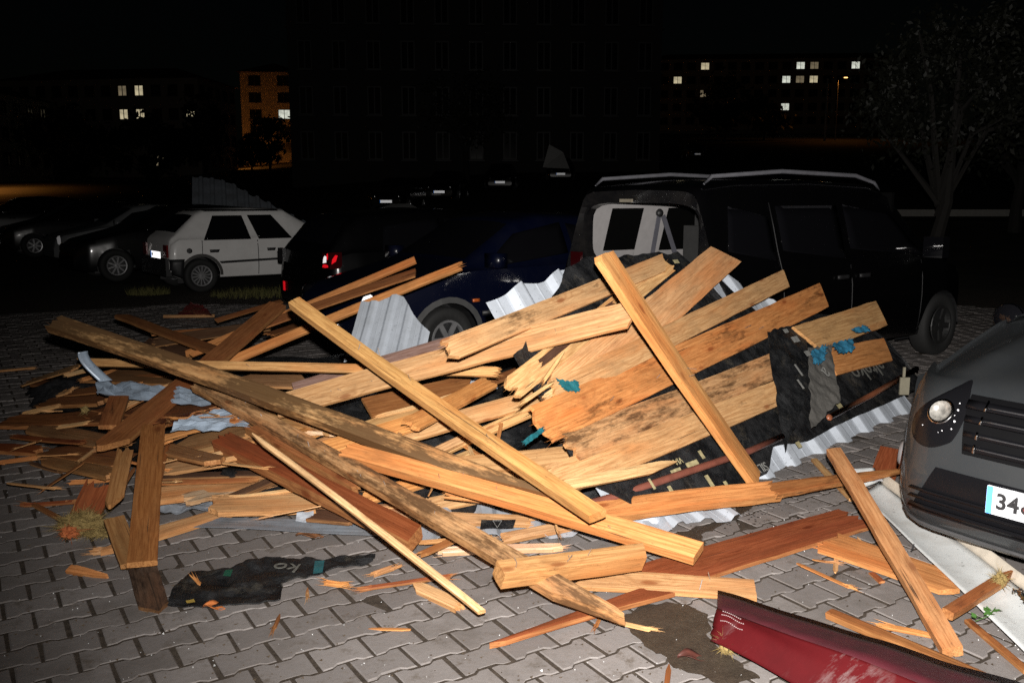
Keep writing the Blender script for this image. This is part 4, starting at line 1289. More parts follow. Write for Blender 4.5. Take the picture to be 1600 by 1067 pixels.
def board(name, cat, label, a, b, wpx, T=.024, tone=FRESH, stain=.2, e0='c', e1='c', tilt=35, lift=0.0, N0=None, bow=None, W=None, group=None, taper=(1, 1), wane=.025, nails=0, roll=0):
    rnd = random.Random(1000 + NB[0]); NB[0] += 1
    p, q = pt(a, lift), pt(b, lift)
    X = (q - p); L = X.length; X.normalize(); mid = (p + q) / 2
    if N0 is None and len(a) > 2 and a[2] == 'P': N0 = PN
    if N0 is None:
        tc = (CAMP - mid).normalized(); N0 = Vector((0, 0, 1)) * math.cos(R(tilt)) + tc * math.sin(R(tilt))
    Z = (N0 - X * N0.dot(X)).normalized()
    if roll: Z = Matrix.Rotation(R(roll), 3, X) @ Z
    Y = Z.cross(X)
    if W is None:
        x0, y0, _ = proj(mid); x1, y1, _ = proj(mid + X * .05); x2, y2, _ = proj(mid + Y * .05)
        ax, ay = x1 - x0, y1 - y0; l = math.hypot(ax, ay)
        perp = abs((x2 - x0) * ay - (y2 - y0) * ax) / max(l, 1e-6) / .05
        W = max(.018, min(.30, wpx / max(perp, 1e-3)))
    if bow is None: bow = rnd.gauss(0, .006) * L
    V, F, M = board_mesh(L, W, T, e0, e1, bow, rnd, 8 if (e0 == 'b' or e1 == 'b') else 5, 10 if L < .8 else 16, wane, taper)
    me = mesh(name, V, F, M)
    o = link(name, me, [WOOD, WEDGE])
    M3 = Matrix((X, Y, Z)).transposed().to_4x4(); M3.translation = mid
    o.matrix_world = M3
    k = rnd.uniform(.9, 1.1)
    o.color = (tone[0] * k, tone[1] * k * rnd.uniform(.96, 1.04), tone[2] * k * rnd.uniform(.93, 1.07), stain)
    tag(o, label, cat, group)
    for i in range(nails):
        nb = MB(); x = rnd.uniform(-.42, .42) * L; y = rnd.uniform(-.3, .3) * W; h = rnd.uniform(.02, .05)
        nb.tube([(x, y, -.005), (x + rnd.gauss(0, .008), y + rnd.gauss(0, .008), h)], .0019, 5)
        nb.build('nail', STEEL, o)
    return o
def plank(label, a, b, w, **k): return board('wooden_plank', 'plank', label, a, b, w, **k)
def beam(label, a, b, w, **k):
    k.setdefault('T', .06); return board('wooden_beam', 'beam', label, a, b, w, **k)
def lath(label, a, b, w, **k):
    k.setdefault('T', .018); return board('wooden_lath', 'lath', label, a, b, w, **k)

# ---------------------------------------------------------------- corrugated sheets
def corrugated(label, o0, u, v, w, l, pitch=.20, depth=.034, cat='roof sheet', bend=0.0, edge=0.0, seed=1, mat=None, clip=None, group='corrugated roof sheets', nl=14, hi=None):
    """o0 corner, u across the ribs, v along them"""
    rnd = random.Random(seed); u = u.normalized(); v = (v - u * v.dot(u)).normalized(); n = u.cross(v)
    if n.z < 0: n = -n
    prof = []
    x = 0
    while x < w:
        for dx, h in ((0, 0), (.22, .0), (.25, .07), (.28, 0), (.46, 0), (.50, .10), (.62, .93), (.66, 1), (.82, 1), (.86, .93), (.97, .10)):
            if x + dx * pitch <= w: prof.append((x + dx * pitch, h * depth))
        x += pitch
    V = []; F = []
    for j in range(nl + 1):
        for (a, h) in prof:
            t = (l if hi is None else hi(a)) * j / nl
            tt = t
            if j == 0: tt += edge * (noise.noise((a * 5 + seed, 0, 0)))
            if j == nl: tt += edge * (noise.noise((a * 5 + seed, 7, 0)))
            dent = .014 * noise.noise((a * 2.6, t * 2.6, seed)) + bend * (t / l) ** 2
            V.append(o0 + u * a + v * tt + n * (h + dent))
    m = len(prof)
    for j in range(nl):
        for k in range(m - 1): F.append((j * m + k, j * m + k + 1, (j + 1) * m + k + 1, (j + 1) * m + k))
    if clip:
        F = [f for f in F if clip(sum((V[i] for i in f), Vector()) / 4)]
    o = link('corrugated_sheet', mesh('corrugated_sheet', V, F), mat or SHEET)
    s = o.modifiers.new('thick', 'SOLIDIFY'); s.thickness = .0012
    return tag(o, label, cat, group)
def st_of(px, py):
    p = on_panel(px, py, .0); return (p - PA).dot(PU), (p - PA).dot(PV)
EDGE_S, EDGE_T = np.array(sorted([st_of(*q) for q in ((757, 468), (830, 436), (905, 410), (1010, 404), (1128, 420), (1208, 464), (1300, 545), (1440, 612))])).T
def top_edge(p, d=0.0):
    q = p - PA; return q.dot(PV) < np.interp(q.dot(PU), EDGE_S, EDGE_T) + d + .02 * noise.noise(p * 7)
corrugated('white corrugated roof sheet under the fan of planks, eave on the paving', panel_pt(-.05, -.03, -.05), PU, PV, PLEN + .06, PTOP, .36, .036, edge=.04, seed=3, nl=24, hi=lambda a: .03 + max(.05, float(np.interp(a - .05, EDGE_S, EDGE_T))))
# second sheet standing up left of the middle, in front of the navy car
q0, q1, q2 = at_y(537, 566, 6.30), at_y(668, 556, 6.15), at_y(528, 482, 6.75)
corrugated('torn white corrugated sheet standing up in front of the navy car wheel', q0, q1 - q0, q2 - q0, (q1 - q0).length, (q2 - q0).length * 1.05, .155, .016, edge=.06, seed=5,
           nl=24, hi=lambda a, w_=(q1 - q0).length, l_=(q2 - q0).length * 1.05: l_ * min(1.0, 1.0 - 1.45 * max(0, a / w_ - .52)) + .01 * noise.noise((a * 9, 0, 0)))
q0, q1, q2 = at_z(640, 848, .02), at_z(1060, 832, .02), at_z(700, 775, .03)
corrugated('flat white corrugated sheet lying on the paving under the beams', q0, q1 - q0, q2 - q0, (q1 - q0).length, .6, .22, .03, edge=.05, seed=6)
q0, q1, q2 = at_z(940, 842, .012), at_z(1162, 806, .012), at_z(930, 800, .04)
corrugated('white corrugated sheet end showing under the eave beam at the front', q0, q1 - q0, q2 - q0, (q1 - q0).length, .32, .16, .022, edge=.06, seed=12)
q0, q1, q2 = at_y(730, 628, 5.5), at_y(778, 606, 5.6), at_y(722, 590, 5.7)
corrugated('small piece of white corrugated sheet showing between planks mid heap', q0, q1 - q0, q2 - q0, .24, .22, .10, .016, edge=.02, seed=8)
# sheets blown over the cars behind the white hatchback
q0, q1, q2 = at_y(300, 352, 19.3), at_y(500, 372, 20.3), at_y(300, 276, 21.0)
corrugated('large corrugated sheet draped over the cars behind the white hatchback', q0, q1 - q0, q2 - q0, (q1 - q0).length, (q2 - q0).length, .25, .04, edge=.1, seed=9,
           mat=FLASHING, nl=24, hi=lambda a, w_=(q1 - q0).length, l_=(q2 - q0).length: l_ * min(1.0, 1.0 - 1.1 * max(0, a / w_ - .25)))  # grey metal stands in for a white sheet dimmed by distance
# pale tarpaulins up the slope
for lab, pts, Y in (('pale tarpaulin peaked over a parked car up the slope', ((848, 262), (858, 226), (880, 238), (890, 264)), 46.5), ('pale sheet lying like a tent before the plated cars', ((566, 334), (612, 319), (640, 318), (668, 334)), 31)):
    V = [at_y(*pts[0], Y), at_y(*pts[1], Y + 1.2), at_y(*pts[2], Y + 1.2), at_y(*pts[3], Y), at_y(*pts[0], Y + 2.2), at_y(*pts[3], Y + 2.2)]
    o = link('tarpaulin', mesh('tarpaulin', V, [(0, 1, 2, 3), (1, 4, 5, 2), (0, 4, 1), (3, 2, 5)]), plain('pale_tarpaulin', (0.42, 0.42, 0.41), .7)); tag(o, lab, 'tarpaulin')

# ---------------------------------------------------------------- black roofing felt
def patch4(name, cat, label, c4, nu, nv, amp, mat, fr=4.0, seed=0, thick=.004, jag=0.0, group=None):
    a, b, c, d = c4
    n0 = (b - a).cross(d - a).normalized()
    if n0.dot(CAMP - a) < 0: n0 = -n0
    def fn(u, v):
        uu, vv = u, v
        if jag:
            k = jag * noise.noise((u * 7 + seed, v * 7, 1.3))
            vv = v + k * (1 if v in (0, 1) else 0); uu = u + jag * noise.noise((u * 7, v * 9 + seed, 4.1)) * (1 if u in (0, 1) else 0)
        p = a.lerp(b, uu).lerp(d.lerp(c, uu), vv)
        return p + n0 * amp * (noise.noise(p * fr + Vector((seed, 0, 0))) + .5 * noise.noise(p * fr * 2.7 + Vector((seed, 5, 0))) + .25 * abs(noise.noise(p * fr * 6 + Vector((seed, 9, 0)))))
    o = grid_patch(name, fn, nu, nv, mat, None, False, thick)
    return tag(o, label, cat, group)
felt = patch4('roofing_felt', 'roofing felt', 'black printed roofing felt under the fan of planks on the tilted panel',
       (panel_pt(0, 0, .02), panel_pt(PLEN, 0, .02), panel_pt(PLEN, 1, .02), panel_pt(0, 1, .02)), 90, 44, .02, FELT, 3.5, 1)
FE_S, FE_T = np.array(sorted([st_of(*q) for q in ((800, 560), (862, 470), (880, 425), (910, 408), (1000, 400), (1060, 398), (1112, 432), (1150, 500), (1190, 500), (1262, 490), (1345, 505), (1395, 545), (1446, 608))])).T
LO_S, LO_T = np.array(sorted([st_of(*q) for q in ((880, 740), (1000, 800), (1100, 782), (1170, 752), (1195, 742), (1203, 700), (1262, 690), (1300, 668), (1440, 606))])).T
def felt_clip(o):
    bm = bmesh.new(); bm.from_mesh(o.data)
    bad = []
    for f in bm.faces:
        pass
    for v in bm.verts:                      # stretch the strip between its torn lower and upper outline
        q = v.co - PA; s = FE_S[0] + (FE_S[-1] - FE_S[0]) * min(1, max(0, q.dot(PU) / PLEN)); f = q.dot(PV); n_ = q.dot(PN)
        lo = float(np.interp(s, LO_S, LO_T)); hi = float(np.interp(s, FE_S, FE_T)) + .03 * noise.noise((s * 9, 0, 0))
        v.co = panel_pt(s, lo + (max(hi, lo + .01) - lo) * f, n_)
    bm.to_mesh(o.data); bm.free()
felt_clip(felt)
# print on the felt: lettering runs upside down along the eave
def felt_text(body, s, t, size, mat, ext=.001, rot=0, off=.042):
    X = -PU; Y = -PV
    M = Matrix((X, Y, PN)).transposed().to_4x4() @ Matrix.Rotation(R(rot), 4, 'Z'); M.translation = panel_pt(s, t, off)
    return text('felt_lettering', body, size, mat, felt, M, ext=ext)
s_, t_ = st_of(1345, 575); felt_text('alteko', s_, t_ + .03, .22, PRINTDIM)
s_, t_ = st_of(1172, 733); felt_text('SILVER', s_, t_, .075, PRINT)
s_, t_ = st_of(1060, 740); felt_text('VIA', s_, t_ + .07, .05, PRINTCREAM)
pr = MB()
for (px, py, a, b) in ((1075, 733, .11, .05), (1100, 757, .035, .07), (1050, 745, .09, .05), (1010, 762, .02, .06), (1088, 716, .03, .05), (1040, 772, .03, .05), (1128, 765, .03, .06), (1305, 640, .07, .045), (1272, 552, .1, .05), (1240, 700, .05, .04), (1292, 562, .09, .04), (1050, 415, .06, .03), (1020, 430, .04, .05), (1008, 445, .07, .03), (1100, 505, .05, .03), (1135, 470, .07, .025)):
    s_, t_ = st_of(px, py); c0 = panel_pt(s_, t_, .043)
    pr.add([c0 + PU * x * a + PV * y * b for x, y in ((-.5, -.5), (.5, -.5), (.5, .5), (-.5, .5))], [(0, 1, 2, 3)])
pr.build('felt_print', PRINTCREAM, felt)['kind'] = 'stuff'
# black felt sheet added inside the pile so the gaps between boards look dark
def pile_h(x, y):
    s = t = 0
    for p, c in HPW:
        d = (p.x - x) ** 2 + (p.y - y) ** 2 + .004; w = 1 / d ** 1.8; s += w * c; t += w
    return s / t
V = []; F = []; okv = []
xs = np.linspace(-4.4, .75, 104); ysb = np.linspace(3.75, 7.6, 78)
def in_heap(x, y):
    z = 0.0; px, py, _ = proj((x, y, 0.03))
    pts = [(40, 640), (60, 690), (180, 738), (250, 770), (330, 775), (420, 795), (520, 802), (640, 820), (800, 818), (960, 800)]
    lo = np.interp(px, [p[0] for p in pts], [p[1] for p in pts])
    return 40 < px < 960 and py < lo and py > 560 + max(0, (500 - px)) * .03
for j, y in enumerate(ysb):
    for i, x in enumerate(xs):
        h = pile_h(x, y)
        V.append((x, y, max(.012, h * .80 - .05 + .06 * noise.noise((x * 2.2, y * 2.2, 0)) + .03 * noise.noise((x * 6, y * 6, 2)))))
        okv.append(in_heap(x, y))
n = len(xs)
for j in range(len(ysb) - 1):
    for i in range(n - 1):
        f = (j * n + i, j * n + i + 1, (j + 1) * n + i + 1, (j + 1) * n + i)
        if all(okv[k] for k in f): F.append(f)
tag(link('roofing_felt', mesh('roofing_felt', V, F), FELT), 'crumpled black felt added under the broken beams to darken the gaps', 'roofing felt')
# flap of felt folded over between the right hand planks
c4 = [at_y(1205, 520, 5.55), at_y(1262, 500, 5.65), at_y(1312, 672, 5.55), at_y(1248, 690, 5.2)]
c4 = [on_panel(1198, 516, .10), on_panel(1260, 505, .10), on_panel(1318, 640, .13), on_panel(1218, 640, .10)]
fl_ = patch4('felt_flap', 'felt flap', 'dark printed flap of felt hanging down between the right hand planks', [on_panel(1198, 518, .10), on_panel(1258, 503, .10), on_panel(1266, 606, .11), on_panel(1226, 704, .10)], 30, 40, .016, FELT, 5, 11, jag=.03)
pb = MB()
for (px, py, a, b) in ((1243, 530, .09, .045), (1262, 552, .07, .04), (1228, 517, .06, .03), (1248, 578, .025, .09), (1251, 600, .025, .07)):
    c0 = on_panel(px, py, .155); pb.add([c0 + PU * x * a + PV * y * b for x, y in ((-.5, -.5), (.5, -.5), (.5, .5), (-.5, .5))], [(0, 1, 2, 3)])
pb.build('felt_print', PRINT, fl_)['kind'] = 'stuff'
gf = patch4('felt_flap', 'felt flap', 'greyish torn strip of felt folded over beside the dark flap', [on_panel(1262, 545, .12), on_panel(1298, 538, .12), on_panel(1312, 625, .14), on_panel(1268, 672, .14)], 24, 44, .016, FELTGREY, 6, 17, jag=.06)
M = Matrix((-PU, -PV, PN)).transposed().to_4x4() @ Matrix.Rotation(R(20), 4, 'Z'); M.translation = on_panel(1284, 575, .20)
text('felt_lettering', 'a', .16, PRINT, gf, M)
for lab, pts, mt in (('blue film scrap stuck on the grey felt strip', ((1268, 548), (1290, 540), (1288, 565), (1272, 570)), BLUEFILM), ('curled blue film over the short plank at far right', ((1300, 538), (1330, 527), (1334, 548), (1312, 552)), BLUEFILM), ('blue film scrap above the short right plank', ((1330, 514), (1352, 508), (1362, 518), (1340, 520)), BLUEFILM),
                     ('teal film corner poking out left of the split plank', ((870, 592), (900, 597), (908, 612), (884, 610)), TEAL), ('teal film strip in the dark hollow mid heap', ((815, 690), (846, 668), (850, 674), (822, 696)), TEAL)):
    off = .2 if mt is BLUEFILM else .12
    patch4('plastic_film', 'plastic film', lab, [on_panel(*p, off) for p in pts], 14, 12, .014, mt, 12, len(lab), .002, jag=.28)
patch4('plastic_film', 'plastic film', 'teal film triangle between planks left of centre', [at_z(612, 722, .31), at_z(645, 708, .31), at_z(652, 716, .31), at_z(632, 724, .31)], 4, 4, .005, TEAL, 12, 3, .002)
# grey tin and flashing on the left
patch4('crumpled_tin', 'tin sheet', 'long crumpled strip of blue grey tin lying across the left heap', [at_z(152, 618, .30), at_z(150, 596, .33), at_z(330, 608, .42), at_z(330, 634, .36)], 46, 12, .05, TIN, 9, 21, .002)
patch4('crumpled_tin', 'tin sheet', 'shiny crumpled tin pointed at its left end under the stained beam', [at_z(266, 672, .36), at_z(288, 648, .38), at_z(400, 640, .36), at_z(392, 668, .34)], 26, 10, .045, TIN, 8, 27, .002)
def tin_curl(u, v):
    a = u * 1.9; base = at_z(163, 605, .34)
    return base + Vector((-.10 * math.sin(a) * 1.1 - .02, -.02 + .04 * v - .05 * u, .04 + .26 * u - .05 * u * u)) + Vector((.06 * v * (1 - .4 * u), 0.02 * v, 0))
tag(grid_patch('curled_tin', tin_curl, 14, 3, TIN, None, True, .002), 'curled end of tin sticking up above the left heap', 'tin sheet')
tk = MB(); tk.sm = True
patch4('flashing', 'flashing', 'long grey metal flashing lying along the front foot of the heap', [at_z(300, 822, .03), at_z(300, 806, .035), at_z(600, 818, .05), at_z(612, 838, .03)], 40, 5, .012, FLASHING, 5, 31, .002)
patch4('flashing', 'flashing', 'dull grey sheet lying flat under the left front planks', [at_z(240, 800, .02), at_z(235, 760, .05), at_z(340, 760, .06), at_z(345, 800, .025)], 24, 12, .04, FLASHING, 8, 33, .002)
patch4('flashing', 'flashing', 'small bright corner of sheet at the foot of the heap', [at_z(462, 812, .06), at_z(464, 799, .08), at_z(490, 796, .08), at_z(491, 814, .05)], 6, 6, .012, SHEET, 9, 35, .002)

# ---------------------------------------------------------------- right hand fan of roof boards, still lying on the panel
G1 = 'roof boards fanned out on the right of the heap'
def pp(px, py, off=.06): return (px, py, 'P', off)
plank('widest plank of the fan, sawn square at its high end', pp(926, 578, .07), pp(1135, 397, .07), 57, stain=.05, e0='b', e1=('a', -38), group=G1)
plank('narrow plank second from the top of the right fan', pp(868, 612, .085), pp(1229, 434, .075), 34, tone=FRESH, stain=.1, e0='b', e1=('a', 40), group=G1)
plank('long stained plank with a dark streak, its end high over the van side', pp(842, 664, .10), pp(1288, 460, .08), 50, tone=ORNG, stain=.45, e0='b', e1=('a', 38), nails=4, group=G1)
plank('short free plank at the far upper right with a slanting left cut', pp(1262, 528, .12), pp(1378, 488, .11), 45, tone=FRESH, stain=.35, e0=('a', 32), e1=('a', 30), group=G1)
plank('mould spotted plank below the long stained one', pp(890, 696, .10), pp(1244, 556, .08), 45, tone=TAN, stain=.62, e0='b', e1=('a', 42), group=G1)
plank('split plank lowest in the fan with torn knot and pale fibres', pp(862, 752, .11), pp(1231, 606, .08), 44, tone=FRESH, stain=.25, e0='b', e1=('a', -8), T=.03, group=G1)
plank('splintered strip hanging below the lowest fan plank', pp(880, 757, .13), pp(1062, 722, .13), 17, tone=YELL, stain=.1, e0='b', e1=('p', .3, .18), group=G1)
plank('short plank end with a red knot above the printed felt at far right', pp(1296, 566, .06), pp(1388, 545, .05), 40, tone=ORNG, stain=.1, e0='c', e1=('a', 35), group=G1)
plank('bark edged plank pointing up to the broken van window', pp(800, 607, .06), pp(1048, 410, .09), 33, tone=FRESH, stain=.3, e0='b', e1='b', group=G1)
plank('round ended narrow plank beside the widest fan plank', pp(866, 596, .08), pp(992, 490, .08), 26, tone=FRESH, stain=.1, e0='b', e1=('p', 0, .05), group=G1)
lath('square stud leaning across the fan of planks', pp(943, 388, .68), pp(1186, 748, .12), 20, T=.045, tone=(0.50, .255, .095), stain=.1, nails=2, e0=('p', -.6, .04), e1=('a', 12), group=None)
lath('thin pale splinter sticking up at the left edge of the fan', pp(848, 598, .12), pp(884, 546, .16), 5, tone=YELL, stain=0, e0='b', e1=('p', 0, .1))
lath('jagged pale splinter lying along the split plank mid heap', pp(812, 632, .13), pp(862, 598, .13), 6, tone=YELL, stain=0, e0='b', e1='b')
# ---------------------------------------------------------------- long planks across the middle
plank('long broad plank crossing the middle of the heap', (435, 633, .36), (992, 487, 'P', .48), 36, tone=TAN, stain=.12, e0='c', e1=('a', 35), tilt=55, lift=.09, nails=5)
plank('weathered plank with dark streaks running up to the van window', (700, 546, 'P', .05), (1038, 409, 'P', .10), 31, tone=TAN, stain=.5, e0='b', e1=('a', 40), tilt=55, lift=.0, N0=PN)
plank('greyish plank lying behind the long broad plank', (458, 606, .34), (722, 528, .62), 17, tone=PURP, stain=.25, tilt=35, lift=.06)
plank('dark ended plank below the long broad plank', (640, 662), (768, 594), 24, tone=ORNG, stain=.05, e0='b', e1='b', tilt=50, lift=.09)
plank('plank with swirling grain half hidden under the long broad one', (575, 638), (733, 601), 36, tone=BROWN, stain=.35, e1=('a', 40), tilt=40, lift=.0)
plank('orange plank running down from the swirl grained one to the dark beam', (505, 700), (655, 655), 24, tone=ORNG, stain=.08, tilt=45, lift=.05)
plank('pale plank with a small dark crack left of the long stud', (628, 678), (905, 602), 25, tone=TAN, stain=.15, e0='b', e1='b', tilt=45, lift=.03)
plank('curved splintered plank mid heap lying over the felt', (690, 703), (895, 612), 15, tone=FRESH, stain=.3, e0='b', e1='b', tilt=45, lift=.03)
plank('brown edged plank crossing under the long stud', (690, 728), (932, 704), 26, tone=TAN, stain=.3, e0='b', e1='b', tilt=40, lift=.05)
plank('small broken plank in the hollow beside the long stud', (655, 716), (742, 676), 12, tone=FRESH, stain=.35, e0='b', e1='b', tilt=45, lift=.05)
plank('short pale chip board near the end of the dark beam', (760, 742), (822, 742), 12, tone=TAN, stain=.2, e0='b', e1='b', tilt=40, lift=.08)
for lab, a, b, w, tn, stn in (
    ('first slanting roof board under the beams, counted from the left', (430, 722), (560, 672), 20, TAN, .2),
    ('second slanting roof board under the beams', (500, 735), (640, 690), 20, FRESH, .15),
    ('third slanting roof board under the beams with a sharp edge', (540, 752), (700, 712), 19, TAN, .3),
    ('fourth slanting roof board under the beams beside the teal film', (575, 775), (745, 728), 18, ORNG, .15),
    ('fifth slanting roof board under the beams nearest the front', (610, 800), (800, 760), 22, TAN, .3)):
    plank(lab, a, b, w, tone=tn, stain=stn, e0='b', e1='c', tilt=40, lift=-.01, group='slanting boards under the long beams')
plank('tan board low under the orange beam near the white sheet', (690, 806), (830, 812), 16, tone=TAN, stain=.3, e0='c', e1='b', tilt=35, lift=.0)
plank('pale freshly torn board at the foot of the heap left of the short block', (690, 858, .03), (875, 852, .03), 10, tone=(0.66, .48, .33), stain=.05, e0='b', e1='b', tilt=20)
plank('split board between the orange beam and the white sheet', (788, 838, .05), (905, 815, .06), 14, tone=TAN, stain=.2, e0='b', e1='b', tilt=30)
# ---------------------------------------------------------------- back rows
lath('highest thin batten sticking out towards the tail light', (290, 552, .32), (648, 405, 1.10), 9, T=.03, tone=ORNG, stain=.2, tilt=50)
lath('middle dark batten of the three behind the heap', (395, 512, .55), (648, 425, 1.02), 11, T=.02, tone=BROWN, stain=.4, tilt=30)
lath('longest batten of the three reaching over the navy car bonnet', (330, 575, .34), (722, 413, 1.08), 12, T=.03, tone=ORNG, stain=.1, e1='b', tilt=50)
lath('thin batten lying left of the dark diagonal stick', (338, 500, .32), (440, 470, .45), 6, tone=BROWN, stain=.2, tilt=40)
lath('pale thin strip lying far back in front of the white hatchback', (255, 494, .06), (335, 493, .06), 4, tone=TAN, stain=.1, tilt=60)
lath('short orange lath behind the stained beam', (300, 553), (352, 535), 7, tone=ORNG, stain=.1, tilt=50, lift=.05)
lath('small grey lath near the short orange one', (258, 537), (280, 533), 4, tone=TAN, stain=.2, tilt=50, lift=.05)
plank('dark board leaning behind the stained beam at the left', (215, 545), (300, 555), 40, tone=DARKB, stain=.5, tilt=50, lift=-.05)
lath('reddish batten falling to the right at the upper left', (185, 490, .50), (356, 552, .42), 12, T=.03, tone=BROWN, stain=.1, e0=('p', -.5, .08), e1='b', tilt=30, lift=.02)
beam('dark diagonal stick crossing behind and under the stained beam', (434, 474, .66), (160, 700, .12), 25, T=.04, tone=BROWN, stain=.2, e1=('p', -.5, .1), tilt=30, lift=.10)
lath('long straight stud lying level across the left half', (124, 565, .40), (776, 580, .62), 13, T=.03, tone=(0.56, .30, .13), stain=.0, e0=('a', 60), e1='b', tilt=75, lift=.03, nails=4)
# ---------------------------------------------------------------- the great crossing beams
beam('long black stained beam from upper left to the middle of the heap', (84, 501, .66), (885, 788, .10), 22, T=.06, tone=TAN, stain=.85, e0='b', e1=('p', .8, .35), tilt=48, lift=.17, taper=(1.25, .9), wane=.06, bow=.03)
beam('longest beam running down to the pale broken point at the front', (308, 597, .44), (978, 972, .05), 23, T=.05, tone=TAN, stain=.7, e0='b', e1=('p', .6, .20), tilt=40, lift=.07, wane=.05, bow=.02, nails=9)
beam('thick orange beam ending square near the short block', (540, 700, .34), (1092, 858, .10), 25, T=.06, tone=ORNG, stain=.12, e0='b', e1=('a', 12), tilt=42, lift=.05, bow=.012, nails=6)
beam('square stud lying across the middle with one dark side', (459, 468, .88), (934, 800, .18), 20, T=.05, tone=(0.45, .25, .088), stain=.3, nails=4, e1=('a', 20), tilt=42, lift=.16)
beam('red brown beam with a fresh cut end at the heap foot', (342, 680, .27), (648, 832, .08), 28, T=.07, tone=REDB, stain=.2, e0='b', e1=('a', -15), tilt=32, lift=.08, wane=.05)
beam('tan beam between the longest beam and the red brown one', (395, 662, .32), (560, 752, .18), 22, T=.05, tone=BROWN, stain=.25, e0='b', e1='b', tilt=38, lift=.07)
lath('thin pale lath lying in front with a pointed upper end', (388, 672, .40), (752, 953, .02), 9, T=.02, tone=YELL, stain=.02, e0=('p', 0, .15), e1=('a', 30), tilt=50, lift=.10)
beam('short block beam with nails lying on the beam ends at the front', (783, 886, .22), (1008, 858, .17), 24, T=.075, tone=(0.40, .22, .09), stain=.35, e0='c', e1=('a', 20), tilt=32, nails=5, lift=.02)
plank('pale plank lying flat from the short block to the red sheet', (896, 900, .05), (1180, 918, .045), 28, tone=TAN, stain=.35, e0='b', e1='c', tilt=18, nails=2)
plank('long thin edged board lying at the front under the broken point', (748, 1000, .028), (1042, 918, .032), 20, tone=REDB, stain=.15, e0=('p', -.8, .4), e1='b', tilt=0)
plank('broad wet red brown board lying right of the orange beam', (1010, 902, .04), (1338, 806, .04), 44, tone=REDB, stain=.2, e0='c', e1='b', tilt=8)
beam('long beam with bark lying along the front of the white eave', (932, 796, .14), (1212, 762, .13), 26, T=.05, tone=ORNG, stain=.15, e0='b', e1='b', tilt=40, wane=.06)
beam('dark bark covered tip continuing the eave beam towards the grey car', (1205, 764, .13), (1418, 731, .15), 18, T=.035, tone=BROWN, stain=.55, e0='b', e1=('p', 0, .3), tilt=40, wane=.10, taper=(1.1, .6))
# ---------------------------------------------------------------- right foreground
beam('leaning stud at the right standing over the white fascia', (1302, 700, .32), (1488, 1010, .04), 25, T=.045, tone=(0.38, .19, .08), stain=.3, e0='c', e1='c', tilt=45, wane=.05)
plank('orange plank lying under the leaning stud', (1288, 842, .035), (1508, 916, .04), 34, tone=ORNG, stain=.05, e0='b', e1=('p', -.3, .08), tilt=5)
beam('dark stick with pale end lying across the white fascia', (1482, 952, .09), (1586, 888, .10), 17, T=.035, tone=BROWN, stain=.4, e0='c', e1=('p', 0, .12), tilt=30)
lath('lath lying along the top edge of the red sheet', (1296, 952, .035), (1575, 1073, .06), 12, T=.03, tone=BROWN, stain=.15, tilt=10)
lath('thin dark stick at the right edge under the fascia', (1512, 966, .02), (1604, 1044, .02), 9, T=.02, tone=BROWN, stain=.4, tilt=20)
lath('small pale stick by the leaning stud top', (1272, 716, .03), (1332, 777, .03), 8, T=.02, tone=TAN, stain=.4, tilt=20)
plank('dark brown board leaning near the grey car corner', (1395, 700, .12), (1376, 752, .03), 40, tone=REDB, stain=.35, tilt=35, T=.012)
plank('small red wood chip on the paving beside the orange plank', (1362, 893, .012), (1378, 907, .012), 7, tone=REDB, stain=.1, T=.01, tilt=10)
plank('small orange wood offcut at the left end of the orange plank', (1278, 852, .015), (1316, 855, .015), 8, tone=ORNG, stain=.1, T=.012, tilt=10)
lath('split orange lath lying by the foot of the leaning stud', (1376, 975, .015), (1456, 990, .015), 7, tone=ORNG, stain=.15, T=.012, e0='b', e1='b', tilt=20)
lath('thin brown stick at the bottom edge near the wet patch', (1041, 1075, .02), (1046, 1034, .02), 8, tone=BROWN, stain=.3, T=.012, e1=('p', 0, .05), tilt=20)
# ---------------------------------------------------------------- left heap
GL_ = 'weathered boards of the left heap'
beam('upright looking wet plank at the left with a black burnt lower end', (240, 660, .34), (222, 876, .05), 41, T=.028, tone=(0.20, .078, .025), stain=.25, e0='b', e1='c', tilt=45, lift=.06)
plank('black broken off foot of the wet plank bent to the right', (220, 873, .07), (243, 955, .012), 46, tone=(0.075, .048, .032), stain=.6, e0='c', e1=('p', .2, .06), tilt=40, T=.024)
plank('narrow wet plank beside the upright one with a black side', (196, 700, .24), (176, 792, .10), 26, tone=(0.26, .125, .05), stain=.2, e0='b', e1=('p', -.4, .08), tilt=45, lift=.08)
plank('light brown board end standing under the narrow wet plank', (178, 808, .10), (206, 880, .03), 34, tone=(0.30, .15, .06), stain=.15, e0='c', e1='b', tilt=45, lift=.04)
plank('reddish board sloping down to the yellow insulation', (158, 752, .16), (128, 812, .03), 44, tone=REDB, stain=.15, e0='b', e1='b', tilt=40, lift=.03)
plank('short dark plank with an orange sawn end pointing forward', (186, 618, .30), (170, 664, .20), 30, tone=BROWN, stain=.35, tilt=22, lift=.06, T=.03)
